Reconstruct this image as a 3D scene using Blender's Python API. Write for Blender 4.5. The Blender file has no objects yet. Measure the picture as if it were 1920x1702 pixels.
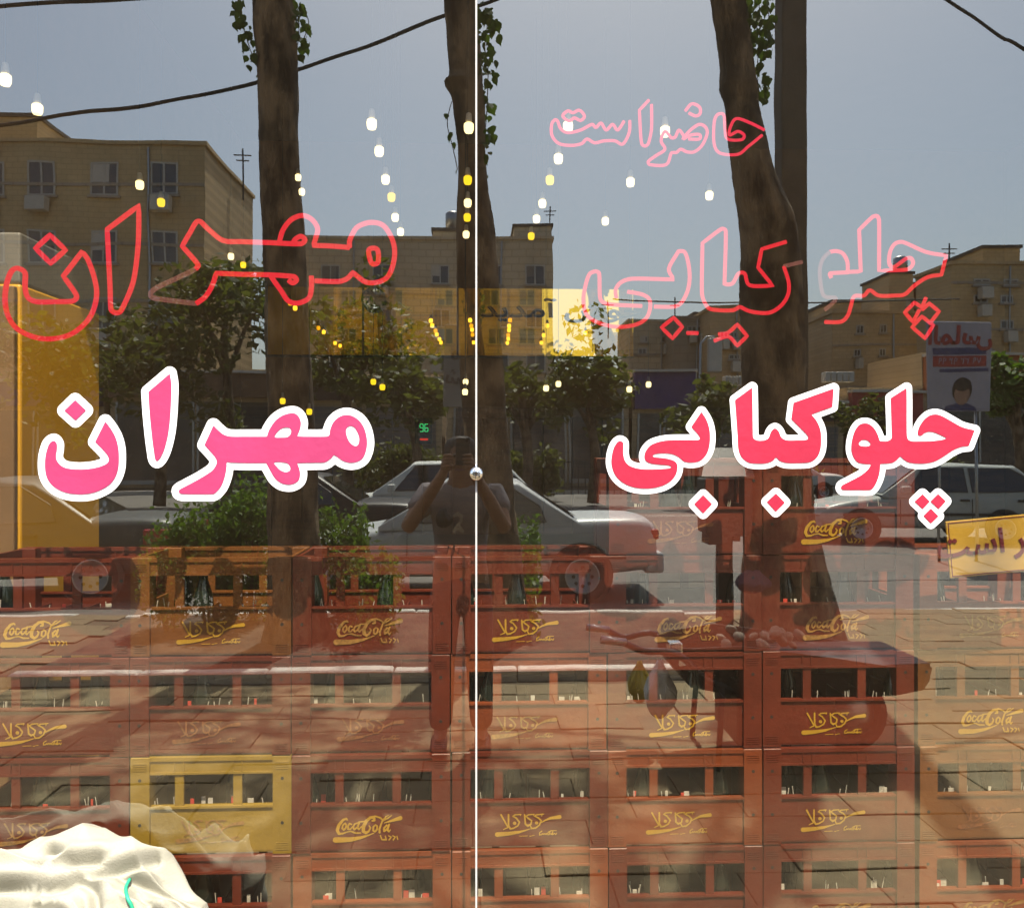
import bpy, math, random
import numpy as np
from mathutils import Vector, Matrix, noise as mnoise
from mathutils.bvhtree import BVHTree
random.seed(7)
rng = np.random.default_rng(7)
S = bpy.context.scene
COL = S.collection

# ------------------------------------------------------------------ camera
F = 1600.0                      # focal length in photograph pixels (1920 wide)
CAM = Vector((0.0, -2.15, 1.62))
YAW = math.radians(2.4)
cd = bpy.data.cameras.new('camera'); cam = bpy.data.objects.new('camera', cd); COL.objects.link(cam)
cam.location = CAM; cam.rotation_euler = (math.radians(90), 0, -YAW)
cd.sensor_width = 36; cd.lens = 36 * F / 1920; cd.clip_start = 0.05; cd.clip_end = 3000
S.camera = cam

# ------------------------------------------------------------------ sky, sun, exposure
SUN_EL, SUN_AZ = math.radians(62), math.radians(169)    # azimuth clockwise from +Y: over the street
w = bpy.data.worlds.new('World'); S.world = w; w.use_nodes = True
nt = w.node_tree; bg = nt.nodes['Background']
sky = nt.nodes.new('ShaderNodeTexSky'); sky.sky_type = 'NISHITA'; sky.sun_disc = False
sky.sun_elevation = SUN_EL; sky.sun_rotation = SUN_AZ
sky.air_density = 1.0; sky.dust_density = 3.5; sky.ozone_density = 1.0
nt.links.new(sky.outputs[0], bg.inputs[0]); bg.inputs[1].default_value = 0.13
ld = bpy.data.lights.new('sun', 'SUN'); ld.energy = 5.0; ld.angle = math.radians(0.5); ld.color = (1, 0.95, 0.87)
sun = bpy.data.objects.new('sun', ld); COL.objects.link(sun)
sd = Vector((math.sin(SUN_AZ) * math.cos(SUN_EL), math.cos(SUN_AZ) * math.cos(SUN_EL), math.sin(SUN_EL)))
sun.rotation_euler = sd.to_track_quat('Z', 'Y').to_euler(); sun.location = (0, -20, 30)
S.view_settings.view_transform = 'Standard'; S.view_settings.look = 'None'
S.view_settings.exposure = 1.36; S.view_settings.gamma = 1
S.cycles.caustics_reflective = False; S.cycles.caustics_refractive = False
S.cycles.max_bounces = 7; S.cycles.diffuse_bounces = 2; S.cycles.transparent_max_bounces = 16; S.cycles.glossy_bounces = 5
S.cycles.sample_clamp_indirect = 6

# ------------------------------------------------------------------ helpers
def ray(px, py):
    u, v = (px - 960) / F, (py - 851) / F
    return (u * math.cos(YAW) + math.sin(YAW), math.cos(YAW) - u * math.sin(YAW), -v)
def P(px, py, Y):               # point of the shop / pane side at depth Y behind the glass front
    x, y, z = ray(px, py); t = (Y - CAM.y) / y
    return Vector((CAM.x + x * t, Y, CAM.z + z * t))
def V(px, py, D):               # real street point whose mirror image shows at this pixel
    p = P(px, py, D); return Vector((p.x, -D, p.z))

class MB:
    def __init__(s): s.v = []; s.f = []
    def add(s, vs, fs):
        o = len(s.v); s.v += [tuple(p) for p in vs]; s.f += [tuple(i + o for i in q) for q in fs]; return s
    def box(s, x0, x1, y0, y1, z0, z1):
        v = [(x, y, z) for z in (z0, z1) for y in (y0, y1) for x in (x0, x1)]
        return s.add(v, [(0, 2, 3, 1), (4, 5, 7, 6), (0, 1, 5, 4), (2, 6, 7, 3), (0, 4, 6, 2), (1, 3, 7, 5)])
    def cham(s, x0, x1, y0, y1, z0, z1, c):      # box with bevelled edges seen from all sides
        def rect(xa, xb, ya, yb, z): return [(xa, ya, z), (xb, ya, z), (xb, yb, z), (xa, yb, z)]
        R = [rect(x0+c, x1-c, y0+c, y1-c, z0), rect(x0, x1, y0, y1, z0+c), rect(x0, x1, y0, y1, z1-c), rect(x0+c, x1-c, y0+c, y1-c, z1)]
        return s.loft(R, True, True, True)
    def loft(s, rings, closed=True, cap0=False, cap1=False):
        n = len(rings[0]); o = len(s.v)
        for r in rings: s.v += [tuple(p) for p in r]
        for i in range(len(rings) - 1):
            for j in range(n if closed else n - 1):
                k = (j + 1) % n
                s.f.append((o+i*n+j, o+i*n+k, o+(i+1)*n+k, o+(i+1)*n+j))
        if cap0: s.f.append(tuple(o + j for j in reversed(range(n))))
        if cap1: s.f.append(tuple(o + (len(rings)-1)*n + j for j in range(n)))
        return s
    def tube(s, pts, r, n=8, closed=False, cap=True, jit=0):
        pts = [Vector(p) for p in pts]; m = len(pts)
        rs = r if isinstance(r, (list, tuple)) else [r] * m
        rings = []; up = None
        for i, p in enumerate(pts):
            a = pts[(i-1) % m] if (closed or i > 0) else p
            b = pts[(i+1) % m] if (closed or i < m-1) else p
            t = (b - a).normalized() if (b-a).length > 1e-9 else Vector((0, 0, 1))
            if up is None:
                up = Vector((0, 0, 1)) if abs(t.z) < .9 else Vector((0, 1, 0))
            e1 = (up - t * up.dot(t)).normalized(); e2 = t.cross(e1); up = e1
            rings.append([p + (e1*math.cos(2*math.pi*k/n) + e2*math.sin(2*math.pi*k/n)) * rs[i] * (1 + (random.uniform(-jit, jit) if jit else 0)) for k in range(n)])
        if closed: rings.append(rings[0])
        return s.loft(rings, True, cap and not closed, cap and not closed)
    def lathe(s, prof, c, n=16, axis='Z', cap=True):
        rings = []
        for r, h in prof:
            ring = []
            for k in range(n):
                a = 2*math.pi*k/n; x, y = r*math.cos(a), r*math.sin(a)
                ring.append((c[0]+x, c[1]+y, c[2]+h) if axis == 'Z' else ((c[0]+x, c[1]+h, c[2]+y) if axis == 'Y' else (c[0]+h, c[1]+x, c[2]+y)))
            rings.append(ring)
        return s.loft(rings, True, cap, cap)
    def prism(s, poly, y0, y1):     # poly in (x,z), extruded along y
        n = len(poly)
        return s.loft([[(x, y0, z) for x, z in poly], [(x, y1, z) for x, z in poly]], True, True, True)
    def build(s, name, m, parent=None, smooth=False, loc=None):
        me = bpy.data.meshes.new(name); me.from_pydata(s.v, [], s.f); me.update()
        import bmesh
        b = bmesh.new(); b.from_mesh(me); bmesh.ops.recalc_face_normals(b, faces=b.faces); b.to_mesh(me); b.free()
        return meshobj(name, me, m, parent, smooth, loc)
def meshobj(name, me, m, parent=None, smooth=False, loc=None):
    if not me.materials: me.materials.append(m)
    if smooth: me.polygons.foreach_set('use_smooth', [True] * len(me.polygons))
    o = bpy.data.objects.new(name, me); COL.objects.link(o)
    if parent: o.parent = parent
    if loc is not None: o.location = loc
    return o
def bevel(o, wd, seg=2):
    md = o.modifiers.new('bevel', 'BEVEL'); md.width = wd; md.segments = seg; md.limit_method = 'ANGLE'; return o
def empty(name, loc=(0, 0, 0), rz=0):
    o = bpy.data.objects.new(name, None); COL.objects.link(o); o.location = loc; o.rotation_euler = (0, 0, rz); o.empty_display_size = .1
    return o
def tag(o, label=None, cat=None, group=None, kind=None):
    if label: o['label'] = label
    if cat: o['category'] = cat
    if group: o['group'] = group
    if kind: o['kind'] = kind
    return o
def struct(o): o['kind'] = 'structure'; return o
def rel(o, parent): # parts built in world space under an empty that was moved
    o.parent = parent; o.matrix_parent_inverse = Matrix.LocRotScale(parent.location, parent.rotation_euler, parent.scale).inverted(); return o
def copy_tree(o, parent=None):
    c = o.copy(); COL.objects.link(c); c.parent = parent
    for ch in o.children: copy_tree(ch, c)
    return c

# ---- materials
def mat(name, col, rough=.6, var=.15, scale=8, bump=0, bscale=None, metal=0, col2=None, spec=.5, coat=0, stretch=None, trans=0, world=False):
    m = bpy.data.materials.new(name); m.use_nodes = True; n = m.node_tree; b = n.nodes['Principled BSDF']
    tc = n.nodes.new('ShaderNodeTexCoord'); src = tc.outputs['Object']
    if world:
        g = n.nodes.new('ShaderNodeNewGeometry'); src = g.outputs['Position']
    if stretch:
        mp = n.nodes.new('ShaderNodeMapping'); mp.inputs['Scale'].default_value = stretch; n.links.new(src, mp.inputs[0]); src = mp.outputs[0]
    no = n.nodes.new('ShaderNodeTexNoise'); no.inputs['Scale'].default_value = scale; no.inputs['Detail'].default_value = 6; no.inputs['Roughness'].default_value = .65
    n.links.new(src, no.inputs['Vector'])
    r = n.nodes.new('ShaderNodeValToRGB'); c = Vector(col)
    a = c * (1 - var); z = c * (1 + var) if col2 is None else Vector(col2)
    r.color_ramp.elements[0].position = .3; r.color_ramp.elements[1].position = .7
    r.color_ramp.elements[0].color = (*a, 1); r.color_ramp.elements[1].color = (*z, 1)
    n.links.new(no.outputs['Fac'], r.inputs[0]); n.links.new(r.outputs[0], b.inputs['Base Color'])
    b.inputs['Roughness'].default_value = rough; b.inputs['Metallic'].default_value = metal
    b.inputs['Specular IOR Level'].default_value = spec; b.inputs['Coat Weight'].default_value = coat
    if trans: b.inputs['Transmission Weight'].default_value = trans
    if bump:
        n2 = n.nodes.new('ShaderNodeTexNoise'); n2.inputs['Scale'].default_value = bscale or scale * 4; n2.inputs['Detail'].default_value = 5
        n.links.new(src, n2.inputs['Vector'])
        bp = n.nodes.new('ShaderNodeBump'); bp.inputs['Strength'].default_value = bump; bp.inputs['Distance'].default_value = .02
        n.links.new(n2.outputs['Fac'], bp.inputs['Height']); n.links.new(bp.outputs[0], b.inputs['Normal'])
    return m
def emit(name, col, s):
    m = bpy.data.materials.new(name); m.use_nodes = True; n = m.node_tree; n.nodes.remove(n.nodes['Principled BSDF'])
    e = n.nodes.new('ShaderNodeEmission'); e.inputs[0].default_value = (*col, 1); e.inputs[1].default_value = s
    n.links.new(e.outputs[0], n.nodes['Material Output'].inputs[0]); return m
def glossy_pane(name, f0, tint, refl=(1, 1, 1), wave=0):
    m = bpy.data.materials.new(name); m.use_nodes = True; n = m.node_tree; n.nodes.remove(n.nodes['Principled BSDF'])
    ge = n.nodes.new('ShaderNodeNewGeometry'); dt = n.nodes.new('ShaderNodeVectorMath'); dt.operation = 'DOT_PRODUCT'
    n.links.new(ge.outputs['Incoming'], dt.inputs[0]); n.links.new(ge.outputs['True Normal'], dt.inputs[1])
    def mth(op, a, b=None):
        q = n.nodes.new('ShaderNodeMath'); q.operation = op
        for i, v in enumerate((a, b)):
            if v is None: continue
            if isinstance(v, (int, float)): q.inputs[i].default_value = v
            else: n.links.new(v, q.inputs[i])
        return q.outputs[0]
    c5 = mth('POWER', mth('SUBTRACT', 1, mth('ABSOLUTE', dt.outputs['Value'])), 5)    # Schlick, the same from both sides
    fr = mth('ADD', f0, mth('MULTIPLY', c5, 1 - f0))
    t = n.nodes.new('ShaderNodeBsdfTransparent'); t.inputs[0].default_value = (*tint, 1)
    g = n.nodes.new('ShaderNodeBsdfGlossy'); g.inputs['Roughness'].default_value = 0; g.inputs[0].default_value = (*refl, 1)
    mx = n.nodes.new('ShaderNodeMixShader')
    n.links.new(fr, mx.inputs[0]); n.links.new(t.outputs[0], mx.inputs[1]); n.links.new(g.outputs[0], mx.inputs[2])
    if wave:
        tc = n.nodes.new('ShaderNodeTexCoord'); no = n.nodes.new('ShaderNodeTexNoise'); no.inputs['Scale'].default_value = 3.5; no.inputs['Detail'].default_value = 1
        n.links.new(tc.outputs['Object'], no.inputs['Vector'])
        bp = n.nodes.new('ShaderNodeBump'); bp.inputs['Strength'].default_value = 1; bp.inputs['Distance'].default_value = wave
        n.links.new(no.outputs['Fac'], bp.inputs['Height']); n.links.new(bp.outputs[0], g.inputs['Normal'])
    tc2 = n.nodes.new('ShaderNodeTexCoord'); n1 = n.nodes.new('ShaderNodeTexNoise'); n1.inputs['Scale'].default_value = 330; n1.inputs['Detail'].default_value = 2
    n2 = n.nodes.new('ShaderNodeTexNoise'); n2.inputs['Scale'].default_value = 2.2; n2.inputs['Detail'].default_value = 5
    for q in (n1, n2): n.links.new(tc2.outputs['Object'], q.inputs['Vector'])
    speck = mth('MULTIPLY', mth('GREATER_THAN', n1.outputs['Fac'], .665), .09)          # dust specks
    film_ = mth('MULTIPLY', n2.outputs['Fac'], .010)                                     # uneven dusty film
    df = n.nodes.new('ShaderNodeBsdfDiffuse'); df.inputs[0].default_value = (.55, .47, .34, 1)
    m2 = n.nodes.new('ShaderNodeMixShader'); n.links.new(mth('ADD', speck, film_), m2.inputs[0]); n.links.new(mx.outputs[0], m2.inputs[1]); n.links.new(df.outputs[0], m2.inputs[2])
    n.links.new(m2.outputs[0], n.nodes['Material Output'].inputs[0]); return m
def clear(name, tint):
    m = bpy.data.materials.new(name); m.use_nodes = True; n = m.node_tree; n.nodes.remove(n.nodes['Principled BSDF'])
    t = n.nodes.new('ShaderNodeBsdfTransparent'); t.inputs[0].default_value = (*tint, 1)
    n.links.new(t.outputs[0], n.nodes['Material Output'].inputs[0]); return m
def leafmat(name, col, col2):
    m = mat(name, col, .55, .2, 3, col2=col2, spec=.3); n = m.node_tree; b = n.nodes['Principled BSDF']
    tr = n.nodes.new('ShaderNodeBsdfTranslucent'); mx = n.nodes.new('ShaderNodeMixShader'); mx.inputs[0].default_value = .35
    tr.inputs[0].default_value = (col2[0]*1.3, col2[1]*1.4, col2[2]*.6, 1)
    n.links.new(b.outputs[0], mx.inputs[1]); n.links.new(tr.outputs[0], mx.inputs[2]); n.links.new(mx.outputs[0], n.nodes['Material Output'].inputs[0])
    return m

M = dict(
    glass=glossy_pane('window_glass', .22, (.88, .84, .75), (.97, 1, .92), .00035), glass_back=clear('glass_inner_face', (.97, .98, .965)),
    white_vinyl=mat('white_vinyl', (.85, .85, .85), .5, .02, 6), pink_vinyl_sunlit=mat('pink_vinyl_sunlit', (.36, .032, .108), .45, .13, 3.5, .06, 40), pink_vinyl_less_sun=mat('pink_vinyl_less_sun', (.36, .0125, .040), .45, .16, 3, .06, 40),  # pink face colours carry the light: left word sunlit, right word less so
    neon=emit('neon_red', (1, .026, .052), .46), neon_dim=emit('neon_faint', (1, .34, .30), .10), neon_pink=emit('neon_pink', (1, .035, .10), .48),
    silicone=mat('silicone_strip', (.42, .41, .39), .35, .05, 6), chrome=mat('chrome', (.8, .8, .8), .12, .03, 5, metal=1), steel=mat('steel', (.35, .35, .35), .35, .1, 9, metal=1),
    black=mat('black_plastic', (.02, .02, .02), .5, .2, 9), darkmetal=mat('dark_metal', (.05, .05, .055), .45, .2, 12, metal=.6),
    red_crate=mat('red_plastic', (.112, .0175, .0068), .45, .22, 7, .08, 90, world=True), brown_crate=mat('faded_orange_plastic', (.15, .050, .009), .5, .2, 7, .08, 90, world=True),
    yellow_crate=mat('yellow_plastic', (.27, .17, .02), .5, .14, 7, .08, 90, world=True), orange_crate=mat('orange_red_plastic', (.18, .037, .009), .5, .2, 7, .08, 90, world=True),
    crate_print=mat('yellow_print', (.42, .235, .02), .5, .15, 30), crate_print_worn=mat('worn_yellow_print', (.28, .14, .035), .6, .5, 60), crate_print_faded=mat('faded_print', (.20, .07, .022), .6, .5, 60), bottle=mat('green_glass', (.012, .018, .014), .12, .2, 9, coat=.5),
    straw=mat('scrap_paper', (.5, .45, .38), .7, .3, 40), scrap_red=mat('scrap_red', (.5, .05, .03), .6, .2, 20),
    yellow_paint=mat('yellow_cabinet_paint', (.70, .36, .02), .4, .06, 3), cream=mat('cream_paint', (.5, .46, .4), .5, .08, 4),
    in_wall=mat('brown_interior_wall', (.19, .105, .045), .6, .25, 3), in_floor=mat('interior_floor', (.14, .10, .07), .35, .2, 4), in_ceil=mat('dark_ceiling', (.07, .048, .03), .5, .2, 4),
    wood=mat('dark_wood', (.13, .065, .028), .4, .3, 3, stretch=(1, 1, 8)), lamp=emit('bulb_white', (1, .82, .40), 1.3), lamp_warm=emit('bulb_yellow', (1, .66, .015), .75), led=emit('green_led', (.05, 1, .3), .5), led_red=emit('red_led', (1, .05, .03), .3),
    facade=mat('facade_stone', (.42, .38, .33), .6, .12, 5, .2), frame_al=mat('aluminium', (.5, .5, .5), .35, .05, 8, metal=.9),
    asphalt=mat('asphalt', (.105, .097, .086), .8, .18, 2.5, .3, 120, world=True), ground=mat('earth', (.15, .13, .1), .9, .2, .3), line=mat('road_paint', (.5, .48, .42), .7, .2, 6),
    slab=mat('pavement_bed', (.09, .066, .034), .9, .2, 12, .3), kerb=mat('kerb_concrete', (.5, .47, .42), .8, .15, 9, .3), soil_painted_shade=mat('soil_painted_shade', (.022, .015, .010), .95, .3, 2.6, .9, 30, col2=(.11, .078, .05)),  # soil colour holds painted tree shade, with lighter patches for sun
    bark=mat('bark', (.055, .038, .024), .95, .2, 5, 1.0, 22, stretch=(1, 1, .5), col2=(.24, .17, .105)), pole=mat('pole_concrete', (.13, .105, .08), .8, .2, 6, .4, 40), leaf=leafmat('leaf', (.035, .065, .015), (.07, .12, .02)),
    hedge=leafmat('hedge_leaf', (.05, .10, .015), (.10, .17, .025)), far_leaf=leafmat('far_leaf', (.05, .06, .02), (.10, .11, .03)), twig=mat('twig', (.06, .045, .03), .9, .2, 10),
    cable=mat('cable', (.02, .02, .022), .6, .2, 5), tyre=mat('tyre', (.02, .02, .02), .8, .2, 9), rim=mat('wheel_rim', (.5, .5, .48), .4, .08, 9),
    carglass=mat('car_glass', (.02, .022, .022), .04, .1, 3, spec=.9), trim=mat('car_trim', (.025, .025, .025), .5, .2, 8), tail=mat('tail_lamp', (.35, .01, .015), .15, .2, 8, coat=.6), headl=mat('head_lamp', (.6, .6, .6), .1, .1, 8, coat=.6),
    skin=mat('skin', (.27, .145, .09), .55, .08, 12), shirt=mat('grey_shirt', (.24, .215, .235), .85, .08, 9, .2, 60), trousers=mat('dark_trousers', (.05, .045, .045), .9, .2, 9), hair=mat('hair', (.015, .012, .01), .6, .3, 40),
    cloth=mat('white_cloth', (.27, .255, .195), .95, .07, 9, .15, 220), green_cord=mat('green_cord', (.015, .28, .15), .6, .1, 20),
    iron=mat('iron_paint', (.025, .025, .028), .5, .2, 9), barrow=mat('barrow_metal', (.045, .026, .019), .55, .35, 9, .3), mauve=mat('mauve_cloth', (.16, .09, .12), .9, .2, 9, .3), stone=mat('pale_stone', (.3, .26, .2), .8, .2, 14),
    bag=mat('white_plastic_bag', (.8, .8, .8), .25, .1, 12, .6, 14), bag_y=mat('yellow_plastic_bag', (.5, .36, .04), .3, .1, 12, .5, 14),
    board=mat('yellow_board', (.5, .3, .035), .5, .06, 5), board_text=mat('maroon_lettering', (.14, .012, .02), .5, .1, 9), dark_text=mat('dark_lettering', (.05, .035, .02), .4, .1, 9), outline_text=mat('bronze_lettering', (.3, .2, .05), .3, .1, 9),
    sign_white=mat('sign_white', (.30, .30, .37), .5, .06, 4), sign_blue=mat('sign_blue', (.035, .045, .14), .5, .1, 4), sign_red=mat('sign_red', (.3, .03, .03), .5, .1, 6), sign_purple=mat('sign_purple', (.06, .035, .14), .5, .2, 2), sign_orange=mat('sign_orange', (.4, .11, .03), .5, .1, 3),
    pane=mat('window_pane', (.05, .055, .06), .1, .2, 2, spec=.8), wframe=mat('window_frame', (.45, .43, .38), .5, .1, 4), shutter=mat('shutter_metal', (.16, .15, .14), .5, .15, 3), roof_tar=mat('roof_tar', (.1, .09, .08), .9, .2, 2),
)
for nd in M['bark'].node_tree.nodes:
    if nd.type == 'VALTORGB': nd.color_ramp.elements[0].position = .42; nd.color_ramp.elements[1].position = .60
am = bpy.data.materials.new('amber_mirror'); am.use_nodes = True; b_ = am.node_tree.nodes['Principled BSDF']
b_.inputs['Base Color'].default_value = (.95, .60, .06, 1); b_.inputs['Metallic'].default_value = 1; b_.inputs['Roughness'].default_value = .015; M['amber'] = am

# ---- flat lettering: union of polygons / strokes on a grid, cut out by marching squares
def spline(pts, n=6, closed=True):
    out = []; m = len(pts); q = [(p[0], p[1]) for p in pts]; c = [len(p) > 2 for p in pts]
    rng_ = range(m) if closed else range(m - 1)
    for i in rng_:
        p1, p2 = np.array(q[i]), np.array(q[(i+1) % m])
        p0 = np.array(q[(i-1) % m]) if (closed or i > 0) else p1
        p3 = np.array(q[(i+2) % m]) if (closed or i < m-2) else p2
        m1 = (p2 - p1) if c[i] else (p2 - p0) * .5
        m2 = (p2 - p1) if c[(i+1) % m] else (p3 - p1) * .5
        L = np.linalg.norm(p2 - p1)      # keep the tangents short on uneven spacing
        for mm in (m1, m2):
            l = np.linalg.norm(mm)
            if l > L: mm *= L / l
        for k in range(n):
            t = k / n; a = t*t
            out.append((2*a*t-3*a+1)*p1 + (a*t-2*a+t)*m1 + (-2*a*t+3*a)*p2 + (a*t-a)*m2)
    if not closed: out.append(np.array(q[-1]))
    return np.array(out)
def sdf_poly(X, Y, poly):
    d = np.full(X.shape, 1e9); s = np.zeros(X.shape, bool); n = len(poly)
    for i in range(n):
        ax, ay = poly[i]; bx, by = poly[(i+1) % n]; ex, ey = bx-ax, by-ay; L = ex*ex+ey*ey
        if L < 1e-12: continue
        t = np.clip(((X-ax)*ex + (Y-ay)*ey) / L, 0, 1)
        d = np.minimum(d, (X-ax-t*ex)**2 + (Y-ay-t*ey)**2)
        if ay != by:
            s ^= ((Y < ay) != (Y < by)) & (X < ax + (Y-ay)*ex/(by-ay))
    d = np.sqrt(d); return np.where(s, -d, d)
def sdf_strokes(X, Y, strokes):
    d = np.full(X.shape, 1e9)
    for st in strokes:
        for i in range(len(st) - 1):
            ax, ay, ra = st[i]; bx, by, rb = st[i+1]; ex, ey = bx-ax, by-ay; L = ex*ex+ey*ey + 1e-9
            t = np.clip(((X-ax)*ex + (Y-ay)*ey) / L, 0, 1)
            d = np.minimum(d, np.hypot(X-ax-t*ex, Y-ay-t*ey) - (ra + (rb-ra)*t))
    return d
def cut(D, xs, ys, to3d):       # filled region D<0 as a mesh (verts, faces)
    ny, nx = D.shape; vid = {}; vs = []; fs = []
    def vert(key, x, y):
        if key not in vid: vid[key] = len(vs); vs.append(to3d(x, y))
        return vid[key]
    ins = D < 0
    anyc = ins[:-1, :-1] | ins[1:, :-1] | ins[:-1, 1:] | ins[1:, 1:]
    for j, i in zip(*np.nonzero(anyc)):
        cs = [(i, j), (i+1, j), (i+1, j+1), (i, j+1)]; poly = []
        for k in range(4):
            a, b = cs[k], cs[(k+1) % 4]; da, db = D[a[1], a[0]], D[b[1], b[0]]
            if da < 0: poly.append(vert(a, xs[a[0]], ys[a[1]]))
            if (da < 0) != (db < 0):
                t = da / (da - db); key = (min(a, b), max(a, b))
                poly.append(vert(key, xs[a[0]] + t*(xs[b[0]]-xs[a[0]]), ys[a[1]] + t*(ys[b[1]]-ys[a[1]])))
        if len(poly) > 2: fs.append(tuple(poly))
    return vs, fs
def grid(bb, step, pad):
    xs = np.arange(bb[0]-pad, bb[2]+pad+step, step); ys = np.arange(bb[1]-pad, bb[3]+pad+step, step)
    return xs, ys, *np.meshgrid(xs, ys)
def film(name, vs, fs, m, parent, thick=.0006):
    b = MB(); b.v = [tuple(v) for v in vs]; b.f = fs
    o = b.build(name, m, parent)
    sm = o.modifiers.new('thickness', 'SOLIDIFY'); sm.thickness = thick; sm.offset = 0
    return o
def text_mesh(name, s, size, m, parent=None, extrude=.002, offset=0.0, spacing=1.0):
    c = bpy.data.curves.new(name, 'FONT'); c.body = s; c.size = size; c.extrude = extrude; c.align_x = 'CENTER'; c.align_y = 'CENTER'; c.offset = offset; c.space_character = spacing
    t = bpy.data.objects.new(name, c); COL.objects.link(t)
    me = bpy.data.meshes.new_from_object(t.evaluated_get(bpy.context.evaluated_depsgraph_get()))
    bpy.data.objects.remove(t); me.name = name
    me.materials.clear()
    return meshobj(name, me, m, parent)

# ================================================================== SETTING: ground, road, pavement
ZR = -0.08                                                            # road level
struct(MB().add([(-900, -1500, -.16), (900, -1500, -.16), (900, 600, -.16), (-900, 600, -.16)], [(0, 1, 2, 3)]).build('ground', M['ground']))
road = struct(MB().box(-160, 160, -34.0, -6.78, -.15, ZR).build('road', M['asphalt']))
for y in (-20.5, -20.9):
    MB().box(-160, 160, y-.05, y+.05, ZR+.002, ZR+.006).build('lane_line', M['line'], road)
MB().box(-160, 160, -9.1, -9.06, ZR+.001, ZR+.005).build('joint_line', M['trim'], road)
pave = struct(MB().box(-40, 40, -6.52, -.02, -.14, -.016).build('pavement', M['slab']))
far_pave = struct(MB().box(-160, 160, -90, -34.0, -.15, .06).build('far_pavement', M['slab']))
MB().box(-160, 160, -34.05, -33.8, -.15, .10).build('kerb_stone', M['kerb'], far_pave)

def paver_mats():
    out = []
    for i, c in enumerate([(.182, .131, .064), (.160, .119, .060), (.200, .145, .070), (.172, .131, .067)]):
        out.append(mat('paver_stone_%s' % 'abcd'[i], c, .85, .16, 9, .35, 60, world=True))
    return out
PM = paver_mats(); meshes = []
for k in range(8):
    b = MB(); jx, jy = random.uniform(-.003, .003), random.uniform(-.003, .003); t = random.uniform(-.004, .004)
    b.cham(-.2475+jx*.6, .2475-jx*.6, -.1232+jy*.6, .1232-jy*.6, -.05, t, .003)
    me = bpy.data.meshes.new('paver_stone'); me.from_pydata(b.v, [], b.f); me.materials.append(PM[k % 4]); meshes.append(me)
BEDS = [(-9.0, 2.08)]                                                 # planting bed x range, y -4.05..-6.4
cnt = 0
def lay(x, y):
    global cnt
    o = bpy.data.objects.new('paver_stone', random.choice(meshes)); COL.objects.link(o); o.parent = pave
    o.location = (x, y, -.004 + random.uniform(-.003, .003)); o.rotation_euler = (random.uniform(-.004, .004), random.uniform(-.003, .003), random.uniform(-.006, .006)); cnt += 1
rest = MB()
for r in range(26):
    y = -.25 - .25*r; sh = .25 * (r % 2) + random.uniform(-.03, .03)
    for c in range(-24, 25):
        x = c*.5 + sh
        if y < -3.85 and -3.5 < x < 2.35: continue
        if (-3.3 < x < 3.3 and -4.1 < y < -.6) or (2.3 < x < 5.6 and y < -3.9 and x < .75*(-y)+.8):
            if cnt < 299: lay(x, y); continue
        rest.cham(x-.2475, x+.2475, y-.1232, y+.1232, -.05, random.uniform(-.008, .002), .003)
o = rest.build('paver_stones_beyond', PM[1], pave); o['kind'] = 'stuff'

# kerbs of the bed and of the road: single stones in a row
def kerb_row(x0, x1, y, w=.13, h=.10, L=.9, parent=None):
    x = x0
    while x < x1 - .05:
        l = min(L, x1-x); b = MB().cham(x+.006, x+l-.006, y-w/2+random.uniform(-.012, .012), y+w/2, -.14, h+random.uniform(-.012, .008), .012)
        b.build('kerb_stone', M['kerb'], parent); x += l
bed = struct(MB().box(-3.25, 2.06, -6.4, -4.12, -.13, .03).build('planting_bed', M['soil_painted_shade']))
kerb_row(-3.3, 2.1, -4.06, parent=bed, h=.07); kerb_row(-3.3, 2.1, -6.42, w=.1, parent=bed, h=.05)
gk = struct(MB().box(-40, 40, -6.76, -6.54, -.14, -.12).build('gutter', M['trim']))
kerb_row(-12, 14, -6.60, parent=gk, h=-.005, L=1.0, w=.10)

# ================================================================== SETTING: the shop
WX0, WX1, WZ = -2.6, 2.9, 4.0
fc = struct(MB().box(-9, WX0, -.02, .14, -.1, 8).box(WX1, 9, -.02, .14, -.1, 8).box(WX0+.001, WX1-.001, -.02, .14, WZ, 8).box(WX0+.001, WX1-.001, -.018, .12, -.1, .06).build('shop_front_wall', M['facade']))
MB().box(WX0, WX1, -.03, .06, .06, .11).box(WX0, WX1, -.03, .06, WZ-.05, WZ).box(WX0, WX0+.05, -.03, .06, .11, WZ-.05).box(WX1-.05, WX1, -.03, .06, .11, WZ-.05).build('window_frame', M['frame_al'], fc)
RY = 4.47
struct(MB().box(-2.5, 4.5, .141, RY, -.1, 0).build('shop_floor', M['in_floor']))
struct(MB().box(-2.5, 4.5, .141, RY, 4.02, 4.1).build('shop_ceiling', M['in_ceil']))
wl = struct(MB().box(-1.95, -1.8, .141, RY, 0, 4.02).build('shop_wall_left', M['in_wall']))
struct(MB().box(4.2, 4.35, .141, RY, 0, 4.02).build('shop_wall_right', M['in_wall']))
wb = struct(MB().box(-2.2, 4.5, RY, RY+.15, 0, 4.02).build('shop_wall_back', M['in_wall']))
b = MB()
for i in range(26): b.box(-1.78+i*.23, -1.565+i*.23, RY-.03, RY+.01, .2, 1.9+.0)
b.build('wainscot_boards', M['wood'], wb)
MB().box(-1.79, 4.19, RY-.05, RY+.01, 1.9, 1.98).build('dado_rail', M['wood'], wb)

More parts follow.
